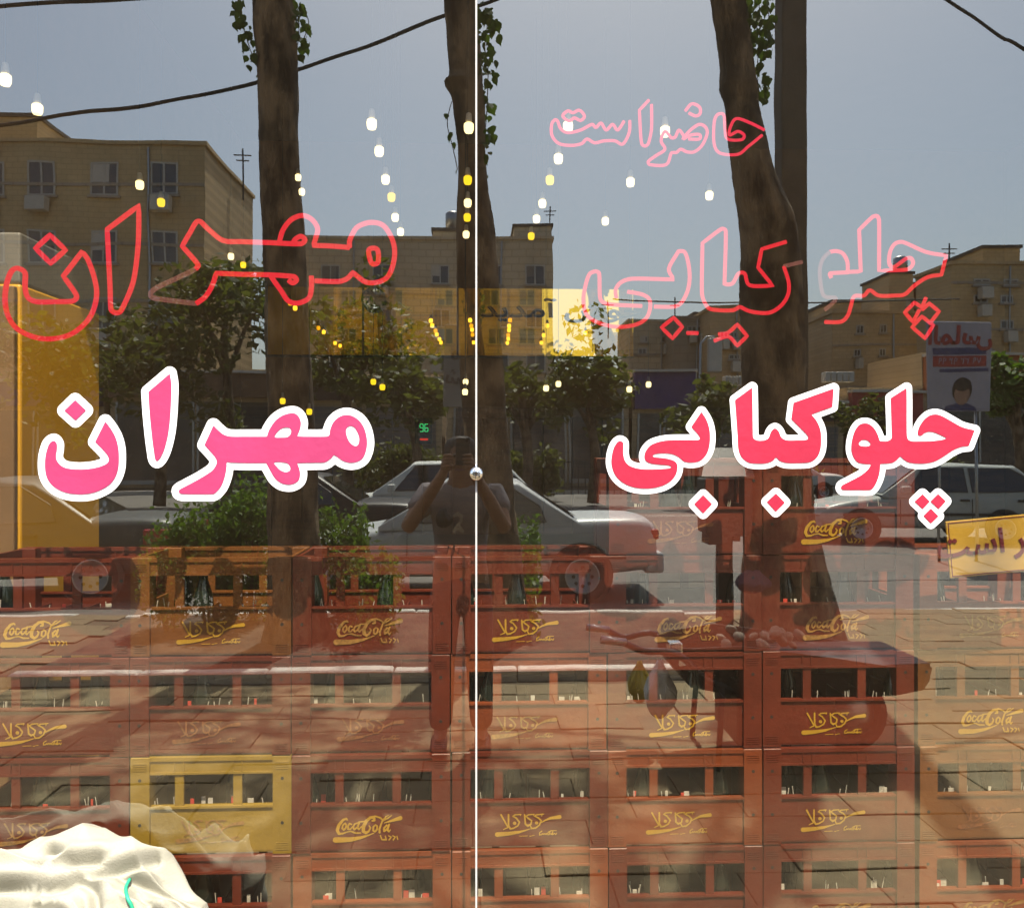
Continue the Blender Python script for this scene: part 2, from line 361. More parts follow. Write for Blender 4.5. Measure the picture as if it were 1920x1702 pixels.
# glass: two panes, a joint strip and a connector boss
sw = empty('shop_window', (0, 0, 0)); tag(sw, 'large two-pane shop window glass mirroring the street', 'shop window')
for xa, xb, lab in ((WX0+.05, -.0026, 'left glass pane'), (.0026, WX1-.05, 'right glass pane')):
    g = MB().box(xa, xb, 0, .010, .11, WZ-.05).build('pane', M['glass'], sw); me = g.data; me.materials.append(M['glass_back'])
    for p in me.polygons: p.material_index = 0 if p.normal.y < -.5 else 1
    g['label'] = lab
js = bevel(MB().box(-.0024, .0024, -.003, .012, .11, WZ-.05).build('joint_strip', M['silicone'], sw), .0008)
hub = empty('glass_connector', P(893, 888, 0)); hub.parent = sw
MB().lathe([(.004, -.022), (.013, -.021), (.0165, -.017), (.0175, -.010), (.0175, -.0042)], (0, 0, 0), 24, 'Y').build('cap', M['chrome'], hub, True)
for k in range(5):
    a = k*math.pi*2/5 - .4; b = MB().box(-.0006, .0006, -.0226, -.0218, .003, .0125).build('groove', M['trim'], hub); b.rotation_euler = (0, a, 0)
MB().lathe([(.0005, .028), (.003, .018), (.006, .012)], (0, -.01, 0), 10).build('clip', M['chrome'], hub, True)

# ================================================================== vinyl words on the outer face of the glass
def tr(ox, oy, k, pts): return [(ox + p[0]/k, oy + p[1]/k) + tuple(p[2:]) for p in pts]
def vinyl_word(name, label, group, pieces, off, pinkm):
    root = empty(name, P(960, 851, 0)); tag(root, label, 'lettering', group)
    for outer, holes in pieces:
        polys = [spline(o) for o in outer]
        allp = np.concatenate(polys); bb = (*allp.min(0), *allp.max(0))
        xs, ys, X, Y = grid(bb, 1.5, off + 4)
        D = np.min([sdf_poly(X, Y, p) for p in polys], axis=0)
        vs, fs = cut(D - off, xs, ys, lambda x, y: P(x, y, -.0014) - root.location)
        back = film('white_backing', vs, fs, M['white_vinyl'], root)
        for p in polys:
            Dp = sdf_poly(X, Y, p)
            for h in holes: Dp = np.maximum(Dp, -sdf_poly(X, Y, spline(h)))
            vs, fs = cut(Dp, xs, ys, lambda x, y: P(x, y, -.0028) - root.location)
            film('coloured_face', vs, fs, pinkm, back)
A = lambda pts: tr(50, 670, 6, pts); B = lambda pts: tr(310, 740, 4.571, pts); C3 = lambda pts: tr(1120, 700, 4.174, pts); C4 = lambda pts: tr(1550, 700, 5.673, pts)
nun_dot = A([(545,480,1),(668,595,1),(550,710,1),(424,598,1)])
nun = A([(310,938),(338,970),(340,1030),(330,1100),(340,1160),(385,1215),(450,1245),(560,1258),(680,1255),(800,1235),(890,1200),(922,1165),(920,1125),(890,1075),(830,1010),(770,950,1),(885,720,1),(945,800),(1000,900),(1030,1010),(1038,1120),(1030,1250),(990,1360),(920,1440),(800,1505),(680,1535),(560,1538),(440,1520),(330,1470),(255,1400),(215,1310),(205,1200),(215,1090),(245,990),(275,950)])
alef = A([(1610,182,1),(1628,300),(1625,480),(1612,700),(1590,870),(1550,1030),(1510,1120),(1470,1165),(1445,1140),(1430,1050),(1410,900),(1385,650),(1368,388,1)])
mehr = B([(412,262,1),(450,300),(500,340),(560,357),(700,358),(870,358,1),(890,300),(940,225),(1000,180),(1060,160),(1110,160),(1145,190),(1162,240),(1155,290),(1130,355,1),(1200,358),(1380,357),(1405,345),(1412,300),(1440,235),(1490,190),(1550,172),(1610,185),(1670,230),(1710,300),(1730,400),(1720,480),(1690,545),(1640,575),(1580,582),(1520,565),(1470,530),(1445,515,1),(1420,545),(1370,578),(1300,582),(1130,585,1),(1150,640),(1155,690),(1140,735),(1100,762),(1050,770),(990,755),(940,715),(900,650),(865,585,1),(700,585),(560,580),(525,575,1),(525,620),(510,700),(480,780),(440,830),(410,850),(300,852),(150,850),(120,840),(118,815),(180,780),(300,715),(400,650),(435,600),(440,565),(420,525),(335,430,1)])
h1 = B([(938,362),(960,320),(1000,288),(1050,280),(1075,295),(1075,330),(1050,360),(1000,366)])
h2 = B([(932,580),(1000,578),(1050,590),(1070,620),(1065,650),(1030,662),(985,645),(955,615)])
h3 = B([(1550,295),(1580,268),(1620,280),(1650,330),(1662,380),(1650,430),(1620,437),(1580,405),(1555,350)])
vinyl_word('vinyl_word', 'left pink word with white outline stuck on the glass', 'outlined words on the glass', [([nun_dot], []), ([nun], []), ([alef], []), ([mehr], [h1, h2, h3])], 13.2, M['pink_vinyl_sunlit'])
beh = C3([(180,528),(203,545),(203,620),(215,680),(250,720),(310,742),(380,750),(480,748),(560,742),(580,733),(560,720),(480,713),(420,705),(380,685),(368,650),(380,605),(420,560),(490,533),(570,522),(700,520),(790,520),(803,508),(790,480),(735,418,1),(815,300,1),(855,365),(878,440),(882,520),(872,590),(845,645),(800,685),(740,697),(680,690),(650,665),(610,640),(560,627),(500,625),(450,632),(432,645),(450,655),(520,662),(580,675),(615,695),(628,730),(615,790),(570,845),(500,882),(400,900),(290,892),(200,855),(140,795),(112,720),(112,650),(130,580),(155,540)])
d1 = C3([(828,950,1),(898,1022,1),(828,1095,1),(758,1022,1)]); d2 = C3([(1398,938,1),(1468,1010,1),(1396,1082,1),(1326,1005,1)])
kaba = C3([(1212,110,1),(1215,250),(1218,480),(1225,510),(1260,525),(1310,522),(1340,505),(1360,455),(1390,430),(1420,455),(1440,500),(1480,522),(1560,523),(1640,518),(1650,500),(1630,470),(1518,358,1),(1535,230,1),(1850,118,1),(1840,262,1),(1675,322,1),(1715,370),(1745,440),(1752,520),(1745,600),(1715,660),(1660,695),(1560,702),(1480,700),(1430,685),(1398,655,1),(1370,685),(1320,703),(1240,705),(1180,695),(1130,655),(1105,590),(1098,480),(1088,340),(1078,208,1)])
chelo = C4([(850,155,1),(852,300),(853,640),(865,700),(905,720),(1000,722),(1130,718),(1230,705),(1280,690,1),(1230,665),(1150,630),(1090,620),(1040,635),(1010,660),(980,660),(968,635),(985,570),(1030,500),(1090,450),(1160,435),(1230,455),(1330,510),(1440,570),(1575,605,1),(1512,772,1),(1430,782),(1340,820),(1250,880),(1150,935),(1050,957),(950,958),(870,945),(820,915),(782,880,1),(740,925),(690,952),(570,962,1),(565,1040),(545,1120),(510,1195),(465,1238),(330,1240),(170,1238),(152,1215),(165,1190),(260,1140),(370,1080),(440,1020),(475,965,1),(400,962),(330,945),(285,890),(262,810),(270,710),(300,610),(350,545),(415,530),(470,550),(520,605),(550,670),(565,718,1),(640,720),(690,690),(692,600),(682,262,1)])
hw = C4([(345,735),(380,708),(430,712),(465,745),(450,770),(400,775),(350,765)])
dd = [C4([(1020,1282,1),(1097,1362,1),(1020,1442,1),(935,1362,1)]), C4([(1185,1280,1),(1268,1358,1),(1190,1442,1),(1103,1362,1)]), C4([(1108,1435,1),(1190,1518,1),(1108,1595,1),(1028,1515,1)])]
vinyl_word('vinyl_word', 'right pink word, coloured as less sunlit, with white outline stuck on the glass', 'outlined words on the glass', [([beh], []), ([d1], []), ([d2], []), ([kaba], []), ([chelo], [hw]), (dd, [])], 10.2, M['pink_vinyl_less_sun'])

# ================================================================== neon outlines hung just inside the glass
def neon(name, label, Y, r, loops, m):
    root = empty(name, P(960, 500, Y)); tag(root, label, 'neon sign', 'neon outline words')
    for pts, closed, dim in loops:
        s = spline(pts, 5, closed)
        MB().tube([P(x, y, Y) - root.location for x, y in s], r, 8, closed).build('neon_tube', M['neon_dim'] if dim else m, root, True)
    return root
N1 = lambda p: tr(0, 370, 4.8, p); N2 = lambda p: tr(270, 390, 3.84, p); N3 = lambda p: tr(1000, 170, 4.174, p); N4 = lambda p: tr(1080, 410, 4.364, p); N5 = lambda p: tr(1510, 390, 6.545, p)
neon('neon_word', 'red neon outline word on the left above the pink word', .10, .0066, [
    (N1([(450,340,1),(590,475,1),(455,595,1),(320,460,1)]), True, 0),
    (N1([(165,640),(225,680),(225,800),(250,900),(330,940),(500,940),(650,935),(690,900),(670,850),(570,710,1),(740,490,1),(790,560),(850,730),(870,880),(830,1040),(750,1150),(620,1240),(450,1275),(300,1255),(150,1180),(70,1060),(45,920),(60,780),(90,690),(120,650)]), True, 0),
    (N1([(1250,75,1),(1245,400),(1215,680),(1180,820),(1090,1020),(1045,1040),(1000,1010),(990,800),(975,500),(965,290,1)]), True, 0),
    (N2([(370,440),(390,410),(275,275,1),(330,180),(390,95),(470,160),(570,235),(700,243),(900,250),(1130,258),(1160,230),(1130,205),(1090,225),(1075,248)]), False, 0),
    (N2([(975,245),(1000,160),(1060,85),(1140,55),(1210,85),(1250,150),(1235,220),(1220,270,1),(1350,275),(1480,285)]), False, 0),
    (N2([(1480,285),(1480,240),(1500,190),(1540,135),(1630,105),(1720,125),(1780,210),(1805,310),(1790,420),(1750,500),(1680,535),(1600,535),(1540,495),(1505,465,1),(1460,510),(1400,530),(1230,525)]), False, 0),
    (N2([(1205,490),(1205,580),(1185,650),(1110,685),(1040,670),(990,600),(940,530),(915,492)]), False, 0),
    (N2([(1040,520),(1070,540),(1098,520),(1080,495),(900,482),(700,478),(520,470,1),(490,560),(440,640),(375,688)]), False, 0),
    (N2([(375,688),(220,670),(60,645),(50,610),(100,570),(250,500),(370,440)]), False, 1),
    (N2([(1620,300),(1680,300),(1685,390),(1650,405),(1630,380)]), True, 0)], M['neon'])
neon('neon_word', 'red neon outline word on the right above the less sunlit pink word', .10, .0052, [
    (N4([(540,715),(270,700),(200,660),(190,450),(160,432),(110,455),(75,560),(60,680),(90,790),(180,850),(330,885),(480,870),(570,820),(605,740),(600,660),(540,620),(420,598)]), False, 0),
    (N4([(330,650),(325,580),(370,520),(460,492),(800,498,1),(760,410),(840,265,1),(890,275),(920,370),(930,490),(910,600),(860,690),(800,720),(640,720)]), False, 0),
    (N4([(800,810,1),(870,885,1),(790,980,1),(700,890,1)]), True, 0), (N4([(1165,945),(1240,935),(1320,865,1),(1400,960,1),(1320,1040,1),(1245,965),(1130,1000)]), False, 0), (N4([(905,935),(1000,937)]), False, 0),
    (N4([(1340,720),(1280,750),(1100,740),(1050,680),(1030,600),(1035,200,1),(1190,85),(1225,100),(1215,540,1),(1280,530),(1330,450),(1380,450),(1420,545),(1610,550,1),(1490,400,1),(1520,250,1),(1720,190)]), False, 0),
    (N4([(1700,390),(1740,520),(1735,620),(1680,710),(1580,770),(1430,760),(1340,720)]), False, 0), (N4([(1850,355),(1700,390)]), False, 1),
    (N5([(300,540),(220,620),(180,740),(185,900),(230,1080),(380,1110),(240,1250)]), False, 1),
    (N5([(320,860),(300,810),(330,800),(530,790)]), False, 0), (N5([(520,780),(515,660),(460,560),(380,530),(300,540)]), False, 0),
    (N5([(530,785),(680,780,1),(660,270,1),(820,115),(880,100),(905,160),(905,770,1),(1250,755),(1320,690),(1300,620),(1240,620),(1080,730),(1030,680),(1040,540),(1100,440),(1200,420),(1480,540),(1730,585,1),(1670,820,1),(1500,850),(1330,960),(1220,1060),(1100,1075),(900,1075),(790,1010),(720,1075),(600,1085),(560,1200),(520,1320),(440,1395),(240,1400)]), False, 0),
    (N5([(1480,1100),(1430,1220,1),(1340,1160,1),(1220,1280,1),(1320,1400,1),(1400,1250)]), False, 0), (N5([(1430,1250),(1520,1170,1),(1640,1270,1),(1540,1400)]), False, 0), (N5([(1430,1330,1),(1570,1440,1),(1470,1600,1),(1310,1460,1)]), True, 0)], M['neon'])
neon('neon_word', 'small pale pink neon outline words at the upper right', .16, .0042, [
    (N3([(230,200),(270,160),(310,175),(360,155),(400,200),(370,235),(320,215),(280,240)]), True, 0),
    (N3([(755,235),(750,330),(700,420),(640,395),(550,395),(480,410),(420,380),(380,415),(300,430),(200,415),(145,350),(145,260),(170,230),(190,240),(215,300),(270,330),(370,310),(460,265),(490,290),(530,255),(570,310),(620,265),(660,310),(710,240)]), False, 0),
    (N3([(905,75),(830,155,1),(840,350),(850,420),(875,435),(900,415),(925,300),(925,110)]), False, 0),
    (N3([(1215,380),(1300,380),(1300,345),(1230,350),(1170,380),(1230,310),(1300,265),(1350,290),(1360,340),(1320,430),(1260,480),(1200,480),(1155,460),(1120,485),(1080,490),(1040,580),(910,580),(900,555),(960,510),(1030,460),(1000,395),(1030,320),(1080,370),(1110,365),(1140,310),(1180,360)]), False, 0),
    (N3([(1190,160),(1240,105),(1300,130),(1305,180),(1270,200),(1215,175)]), False, 0),
    (N3([(1790,350),(1680,440),(1600,500),(1460,490),(1415,420),(1415,250),(1440,190),(1490,190),(1500,300),(1520,380),(1630,385),(1650,350),(1600,320),(1535,350),(1545,280),(1590,220),(1700,255),(1810,310)]), False, 0)], M['neon_pink'])

# ================================================================== crates
CW, CH, CD = .43, .2675, .30
PX = CW/300                                                           # metres per photograph pixel on a crate front
def crate_body():
    b = MB(); w2 = CW/2 - .0015; H = CH - .0012; t = .012
    for sx in (-1, 1):
        for y0, y1 in ((0, .05), (CD-.05, CD)):
            xa, xb = sorted((sx*w2, sx*(w2-.05))); b.cham(xa, xb, y0, y1, .0, H, .002)
    zs, zt = .132, .222
    for y0 in (.005, CD-.005-t):                                      # front and back walls
        b.box(-w2+.048, w2-.048, y0+.004, y0+t, .008, zs-.006)
        b.box(-w2+.048, w2-.048, y0-.002, y0+t+.004, zs-.006, zs)     # sill lip
        b.box(-w2+.048, w2-.048, y0+.001, y0+t, zt, H-.012)           # top rail
        b.box(-w2+.048, w2-.048, y0-.003, y0+t+.004, H-.012, H-.001)
        b.box(-w2+.048, w2-.048, y0-.002, y0+t+.002, zt-.004, zt+.002)
        for xc in (-.087, .068): b.box(xc-.0115, xc+.0115, y0+.002, y0+t, zs, zt-.004)
        for xc in (-.10, -.075, .055, .08): b.box(xc-.002, xc+.002, y0-.0015, y0+.0035, zt+.002, H-.012)
    for sx in (-1, 1):                                                # ends
        xa, xb = sorted((sx*(w2-.002), sx*(w2-.012))); b.box(xa, xb, .05, CD-.05, .008, zs); b.box(xa, xb, .05, CD-.05, zt, H-.002)
    b.box(-w2+.01, w2-.01, .01, CD-.01, .004, .012)
    for k in range(1, 6): b.box(-w2+.01+k*.071-.0015, -w2+.01+k*.071+.0015, .02, CD-.02, .012, .10)
    for sx in (-1, 1):                                                # ribs pressed in the corner posts
        for z in (.012, .018, .024, .030, H-.036, H-.030, H-.024, H-.018):
            xa, xb = sorted((sx*(w2-.008), sx*(w2-.042))); b.box(xa, xb, -.0014, .002, z, z+.0022)
    return b
def lathe_hole():
    return MB().lathe([(.0045, -.0006), (.0045, .003)], (0, 0, 0), 10, 'Y')
PERS = [[(350,360,15),(460,560,14),(482,585,12)], [(395,632,8),(470,598,12)], [(488,360,16),(488,560,16),(520,622,16),(580,612,14),(660,568,13),(690,505,14),(630,425,14),(572,392,13),(605,366,13),(715,360,12),(703,388,6)], [(598,520,30),(602,521,30)],
    [(785,370,14),(800,540,16),(842,572,18),(900,545,14),(915,480,14),(850,432,14),(806,395,11),(862,368,13),(962,360,9),(945,392,5)], [(1135,360,12),(1000,372,13),(972,395,13),(1042,432,14),(1090,482,14),(1058,560,13),(985,615,15),(915,622,14),(892,575,10)], [(1003,520,29),(1007,521,29)], [(1105,370,10),(1100,405,5)],
    [(1085,520,8),(1160,478,14),(1260,438,24),(1430,418,36)], [(890,628,6),(800,655,12),(680,684,24),(500,708,34),(280,722,42)],
    [(1105,672,9),(1062,700,9),(1058,745,9),(1100,738,8),(1110,715,7),(1130,738,8),(1145,712,7),(1165,738,8),(1185,712,7),(1195,740,8),(1225,690,8),(1265,672,8),(1222,745,9),(1262,720,7),(1280,740,8),(1305,680,8),(1300,745,8),(1335,718,8),(1360,742,8),(1375,712,7)], [(1270,668,8),(1370,668,7)], [(690,760,6),(840,756,6)], [(880,762,8),(900,764,8)], [(915,756,6),(965,748,6)]]
LAT = [[(300,222,9),(288,208,12),(250,222,15),(200,285,19),(180,345,19),(200,388,16),(245,388,11),(300,368,7),(345,362,8),(400,384,11),(462,384,7)], [(275,262,9),(246,288,10),(240,325,11),(260,345,10),(284,318,10),(288,280,9),(275,262,9)], [(350,278,10),(328,266,9),(308,300,11),(312,336,11),(336,338,9),(362,308,7)], [(425,262,9),(390,274,10),(370,312,11),(386,340,11),(418,316,9),(446,258,10),(424,322,11),(440,340,10),(474,305,7)], [(440,252,9),(505,244,7)],
    [(602,240,10),(626,232,15),(628,205,12),(585,196,15),(530,240,20),(495,310,22),(494,362,20),(525,386,15),(560,366,12),(580,322,10),(565,300,8)], [(570,192,8),(640,184,10),(700,205,10),(735,238,9)], [(642,288,9),(616,312,11),(612,356,11),(634,372,10),(660,344,11),(662,306,10),(642,288,9)], [(690,382,12),(688,340,12),(722,246,10),(770,188,8),(798,178,5)], [(730,240,9),(790,210,9),(835,178,6)], [(776,296,10),(744,328,12),(746,368,12),(778,346,10),(806,286,11),(786,352,12),(802,374,10),(822,350,5)],
    [(745,268,5),(840,240,15),(940,212,26)], [(620,388,5),(560,412,9),(460,442,18),(330,462,28),(160,464,34)]]
PSUB = [[(700,420,8),(720,470,8)], [(735,470,10),(770,470,10),(760,425,6)], [(800,425,7),(830,440,7),(805,475,8)], [(850,425,7),(880,440,7),(855,475,8)], [(900,430,7),(910,470,7)]]
def logo(name, strokes, k, c):
    st = [[(x/k, y/k, r/k) for x, y, r in s] for s in strokes]; a = np.array([p for s in st for p in s]); bb = (a[:, 0].min(), a[:, 1].min(), a[:, 0].max(), a[:, 1].max())
    xs, ys, X, Y = grid(bb, .55, 7)
    vs, fs = cut(sdf_strokes(X, Y, st), xs, ys, lambda x, y: ((x-c[0])*PX, 0, -(y-c[1])*PX))
    me = bpy.data.meshes.new(name); me.from_pydata(vs, [], fs); me.materials.append(M['crate_print']); return me
def variants(me):
    out = [me]
    for k in ('crate_print_worn', 'crate_print_faded'): q = me.copy(); q.materials.clear(); q.materials.append(M[k]); out.append(q)
    return out
LG_P = variants(logo('printed_lettering', PERS, 9.6, (94, 57))); LG_L = variants(logo('printed_lettering', LAT + PSUB, 6.4, (86, 52)))
PRN = [0, 0, 1, 0, 1, 0, 2, 1, 0, 0, 1, 2, 0, 1]
body_me = {}
hole_me = None
COLX = [-1.3587 + .4300*k for k in range(7)]; COLX[6] += .012
CY = .18
color_of = {(1, 0): 'brown_crate', (1, 2): 'yellow_crate', (3, 1): 'orange_crate', (5, 4): 'brown_crate', (6, 0): 'orange_crate', (6, 1): 'brown_crate', (6, 2): 'brown_crate', (6, 3): 'orange_crate', (4, 2): 'orange_crate', (3, 3): 'orange_crate', (2, 3): 'orange_crate', (4, -1): 'red_crate', (0, 4): 'brown_crate', (1, 1): 'red_crate'}
latin = {(0, 0), (2, 0), (2, 2), (5, 0), (4, 0), (6, 1), (6, 3), (5, -1), (5, 3), (6, 3)}
ORD = ['first', 'second', 'third', 'fourth', 'fifth', 'sixth', 'seventh']
cname = {'red_crate': 'dark red', 'brown_crate': 'faded orange-brown', 'yellow_crate': 'mustard yellow', 'orange_crate': 'orange-red'}
spots = []
for c in range(7):
    for r in range(-1 if c in (4, 5) else 0, 5):
        mk = color_of.get((c, r), 'red_crate')
        z0 = (4 - r) * CH + .004
        e = empty('drink_crate', (COLX[c] + CW/2 + random.uniform(-.002, .002), CY + random.uniform(-.006, .006), z0), random.uniform(-.006, .006))
        row = 'topmost' if r == (-1 if c in (4, 5) else 0) else ORD[r + (1 if c in (4, 5) else 0)] + ' from top'
        tag(e, '%s bottle crate, %s in the %s stack from the left' % (cname[mk], row, ORD[c]), 'crate', 'bottle crates stacked behind the glass')
        if mk not in body_me:
            o = crate_body().build('crate_body', M[mk], e); body_me[mk] = o.data
        else: o = meshobj('crate_body', body_me[mk], M[mk], e)
        for hx, hz in ((-1, .205), (1, .205), (-1, .085), (1, .085)):
            if hole_me is None: h = lathe_hole().build('rivet_hole', M['black'], e); hole_me = h.data
            else: h = meshobj('rivet_hole', hole_me, M['black'], e)
            h.location = (hx*(CW/2-.026), 0, hz)
        lat = (c, r) in latin
        l = meshobj('printed_lettering', (LG_L if lat else LG_P)[PRN[len(spots) % len(PRN)]], M['crate_print'], e)
        l.location = (random.uniform(-.012, .012) + (-.03 if c == 0 else .0), .0072, .064); l.scale = (1, 1, 1)
        spots.append((e.location.x, CY, z0, r))
# bottles and litter seen through the crate openings
bo = MB(); bo.lathe([(.004, 0), (.028, .0), (.030, .006), (.030, .06), (.026, .085), (.030, .11), (.026, .145), (.014, .185), (.0125, .215), (.0145, .218), (.0145, .23), (.010, .231)], (0, 0, 0), 12)
bme = None; nb = 0
for i, (x, y, z, r) in enumerate(spots):
    for k in random.sample(range(6), 2):
        loc = (x - .178 + k*.071, y + .05 + random.choice((0, .066)), z + .013)
        if bme is None: o = bo.build('glass_bottle', M['bottle'], None, True, loc); bme = o.data
        else: o = meshobj('glass_bottle', bme, M['bottle'], None, False, loc)
        tag(o, 'empty dark glass bottle standing inside a stacked crate', 'bottle', 'bottles inside the crates')
lit = MB(); lit2 = MB()
for x, y, z, r in spots:
    for k in range(9):
        xx = x + random.choice((random.uniform(-.16, -.10), random.uniform(-.07, .05), random.uniform(.085, .155))); zz = z + .132; yy = y + random.uniform(.02, .05)
        if random.random() < .75:
            h = random.uniform(.006, .02); dx = random.uniform(-.008, .008); lit.tube([(xx, yy, zz-.02), (xx+dx, yy, zz+h)], .0013, 4)
        else:
            h = random.uniform(.003, .010); wd = random.uniform(.003, .009); (lit2 if random.random() < .3 else lit).box(xx-wd, xx+wd, yy, yy+.002, zz-.02, zz+h)
tag(lit.build('straws_and_scraps', M['straw']), 'pale straws and paper scraps sticking up in the crate openings', 'litter', kind='stuff')
tag(lit2.build('red_scraps', M['scrap_red']), 'small red paper scraps in the crate openings', 'litter', kind='stuff')

# ================================================================== yellow cabinet, small board
cb = empty('yellow_cabinet', (-1.642, .80, 0)); tag(cb, 'tall yellow cabinet at the left behind the crates', 'cabinet')
bevel(MB().box(-.14, .25, -.28, .27, .08, 2.14).build('cabinet_body', M['yellow_paint'], cb), .008)
bevel(MB().box(-.135, .247, -.275, .265, 2.142, 2.30).build('top_band', M['shutter'], cb), .008)
bevel(MB().box(-.14, .243, -.305, -.282, .10, 2.13).build('door', M['in_wall'], cb), .005)
MB().box(-.1, -.08, -.33, -.30, .9, 1.4).build('handle', M['chrome'], cb)
for x in (-.1, .2):
    for y in (-.24, .23): MB().lathe([(.02, 0), (.02, .08)], (x, y, 0), 10).build('foot', M['black'], cb)
bd = empty('small_board', P(1850, 1026, .06)); bd.rotation_euler = (0, math.radians(-5), 0); tag(bd, 'small tilted yellow board with maroon lettering at the right edge', 'sign')
bevel(MB().box(-.105, .14, 0, .006, -.073, .078).build('panel', M['board'], bd), .002)
MB().box(-.10, .135, -.0012, .0, -.0690, -.0670).box(-.10, .135, -.0012, 0, .072, .074).box(-.10, -.098, -.0012, 0, -.067, .072).build('border_line', M['board_text'], bd)
AR = dict(hazer='\uFE96\uFEB3\uFE8D \uFEAE\uFEBF\uFE8E\uFEA3', khosh='\uFEAA\uFBFE\uFEAA\uFEE3\uFE81 \uFEB5\uFEEE\uFEA7', almas='\uFEB1\uFE8E\uFEE4\uFEDF\uFE8D')
t = text_mesh('lettering', AR['hazer'], .088, M['board_text'], bd, .0008, .0016); t.rotation_euler = (math.pi/2, 0, 0); t.location = (.066, -.0018, .012)

# ================================================================== interior: mirror, bulbs, pendants, counter
mr = empty('amber_mirror', (0, RY-.02, 0)); tag(mr, 'wide amber mirror band high on the back wall', 'mirror')
a, c = P(502, 540, RY-.03), P(1187, 668, RY-.03)
MB().box(a.x, c.x, -.012, -.002, c.z, a.z+.01).build('mirror_glass', M['amber'], mr)
fr = .018
MB().box(a.x-fr*2, a.x-.001, -.02, 0, c.z-fr, a.z+.05).box(a.x, c.x, -.02, 0, c.z-fr, c.z-.001).build('frame', M['black'], mr)
for px in (681, 858): q = P(px, 600, RY-.03); MB().box(q.x-.008, q.x+.008, -.016, -.001, c.z, a.z+.01).build('glazing_bar', M['wood'], mr)
q = P(1052, 580, RY-.05)
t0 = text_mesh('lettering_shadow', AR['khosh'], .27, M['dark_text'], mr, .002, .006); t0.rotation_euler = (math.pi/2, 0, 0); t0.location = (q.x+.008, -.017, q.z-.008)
t1 = text_mesh('lettering', AR['khosh'], .27, M['outline_text'], mr, .002, -.004); t1.rotation_euler = (math.pi/2, 0, 0); t1.location = (q.x, -.022, q.z)
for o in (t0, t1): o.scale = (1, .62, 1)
# exhaust fan
fn = empty('wall_fan', P(700, 560, RY-.10)); fn.scale = (.85, .85, .85); tag(fn, 'small round chrome wall fan at the left of the mirror', 'fan')
MB().lathe([(.108, 0), (.112, .02), (.10, .06)], (0, 0, 0), 24, 'Y').build('housing', M['black'], fn, True)
for k in range(8):
    a0 = k*math.pi/4; b = MB(); R = []
    for s in range(6):
        rr = .022 + s*.014; aa = a0 + s*.06; wd = .10 + s*.035
        R.append([(rr*math.cos(aa-wd), -.012+s*.0, rr*math.sin(aa-wd)), (rr*math.cos(aa+wd), -.004, rr*math.sin(aa+wd))])
    b.loft(R, False); b.build('blade', M['chrome'], fn)
MB().lathe([(.006, -.02), (.02, -.012), (.02, 0)], (0, 0, 0), 14, 'Y').build('boss', M['chrome'], fn, True)

def bulb_proto(warm):
    e = empty('pendant_bulb')
    MB().lathe([(.006, -.052), (.019, -.05), (.024, -.038), (.025, -.018), (.0235, -.006), (.014, 0)], (0, 0, 0), 14).build('bulb', M['lamp_warm' if warm else 'lamp'], e, True)
    MB().lathe([(.016, -.001), (.017, .012), (.013, .045), (.006, .05)], (0, 0, 0), 12).build('socket', M['cream'], e, True)
    return e
protos = {0: bulb_proto(0), 1: bulb_proto(1)}; used = set()
ZB = 2.9
def bulb(px, py, warm, label, depth=None, group='exposed ceiling bulbs', s=1.0):
    x, y, z = ray(px, py)
    if depth is None: p = CAM + Vector((x, y, z)) * ((ZB - CAM.z) / z)
    else: p = P(px, py, depth)
    o = protos[warm] if warm not in used else copy_tree(protos[warm]); used.add(warm)
    s *= .78; o.location = p + Vector((0, 0, .02)); o.scale = (s, s, s)
    MB().tube([(0, 0, .048), (0, 0, (4.02 - p.z - .02)/s)], .0022, 5).build('cord', M['black'], o)
    tag(o, label, 'bulb', group); return o
rows = {'first ceiling row from the left': [(10, 150, 0), (70, 205, 0), (262, 347, 0), (302, 380, 1), (433, 481, 0), (456, 497, 1)],
        'second ceiling row from the left': [(697, 233, 0), (711, 284, 0), (723, 337, 0), (734, 370, 1), (741, 408, 0), (751, 435, 0)],
        'ceiling row beside the glass joint': [(879, 240, 0), (877, 338, 1), (877, 381, 0), (876, 408, 1), (874, 440, 0)],
        'ceiling row right of the glass joint': [(1065, 238, 0), (1047, 298, 0), (1031, 338, 1), (1017, 382, 0), (1006, 411, 0), (996, 443, 1)],
        'rightmost ceiling row': [(1247, 247, 0), (1182, 342, 0), (1135, 415, 0), (1330, 367, 0)]}
for rn, lst in rows.items():
    for i, (px, py, wm) in enumerate(lst):
        bulb(px, py, wm, 'lit %s bulb, %s from the window in the %s' % ('yellow' if wm else 'white', ORD[i], rn))
for i, (px, py, wm) in enumerate([(700, 716, 1), (717, 726, 1), (873, 716, 0), (872, 735, 0), (1024, 728, 0), (1047, 720, 0), (1180, 730, 0), (1216, 721, 0), (530, 752, 1), (580, 772, 1), (559, 333, 0), (566, 360, 0)]):
    bulb(px, py, wm, 'low hanging %s bulb, %s' % ('yellow' if wm else 'white', ['left of the leftmost pair before the back wall', 'right of the leftmost pair before the back wall', 'upper of the pair left of the joint', 'lower of the pair left of the joint', 'left of the pair right of the joint', 'right of the pair right of the joint', 'left of the far right pair', 'right of the far right pair', 'just above the pink word', 'just above the pink word, lower one', 'upper one in front of the left trunk', 'lower one in front of the left trunk'][i]), [3.9, 3.7, 4.0, 3.7, 3.7, 3.9, 3.7, 4.0, 3.8, 3.7, 3.4, 3.3][i], 'low hanging bulbs', 1.0)
ct = empty('counter', (.9, 3.7, 0)); tag(ct, 'dark wooden counter in front of the back wall', 'counter')
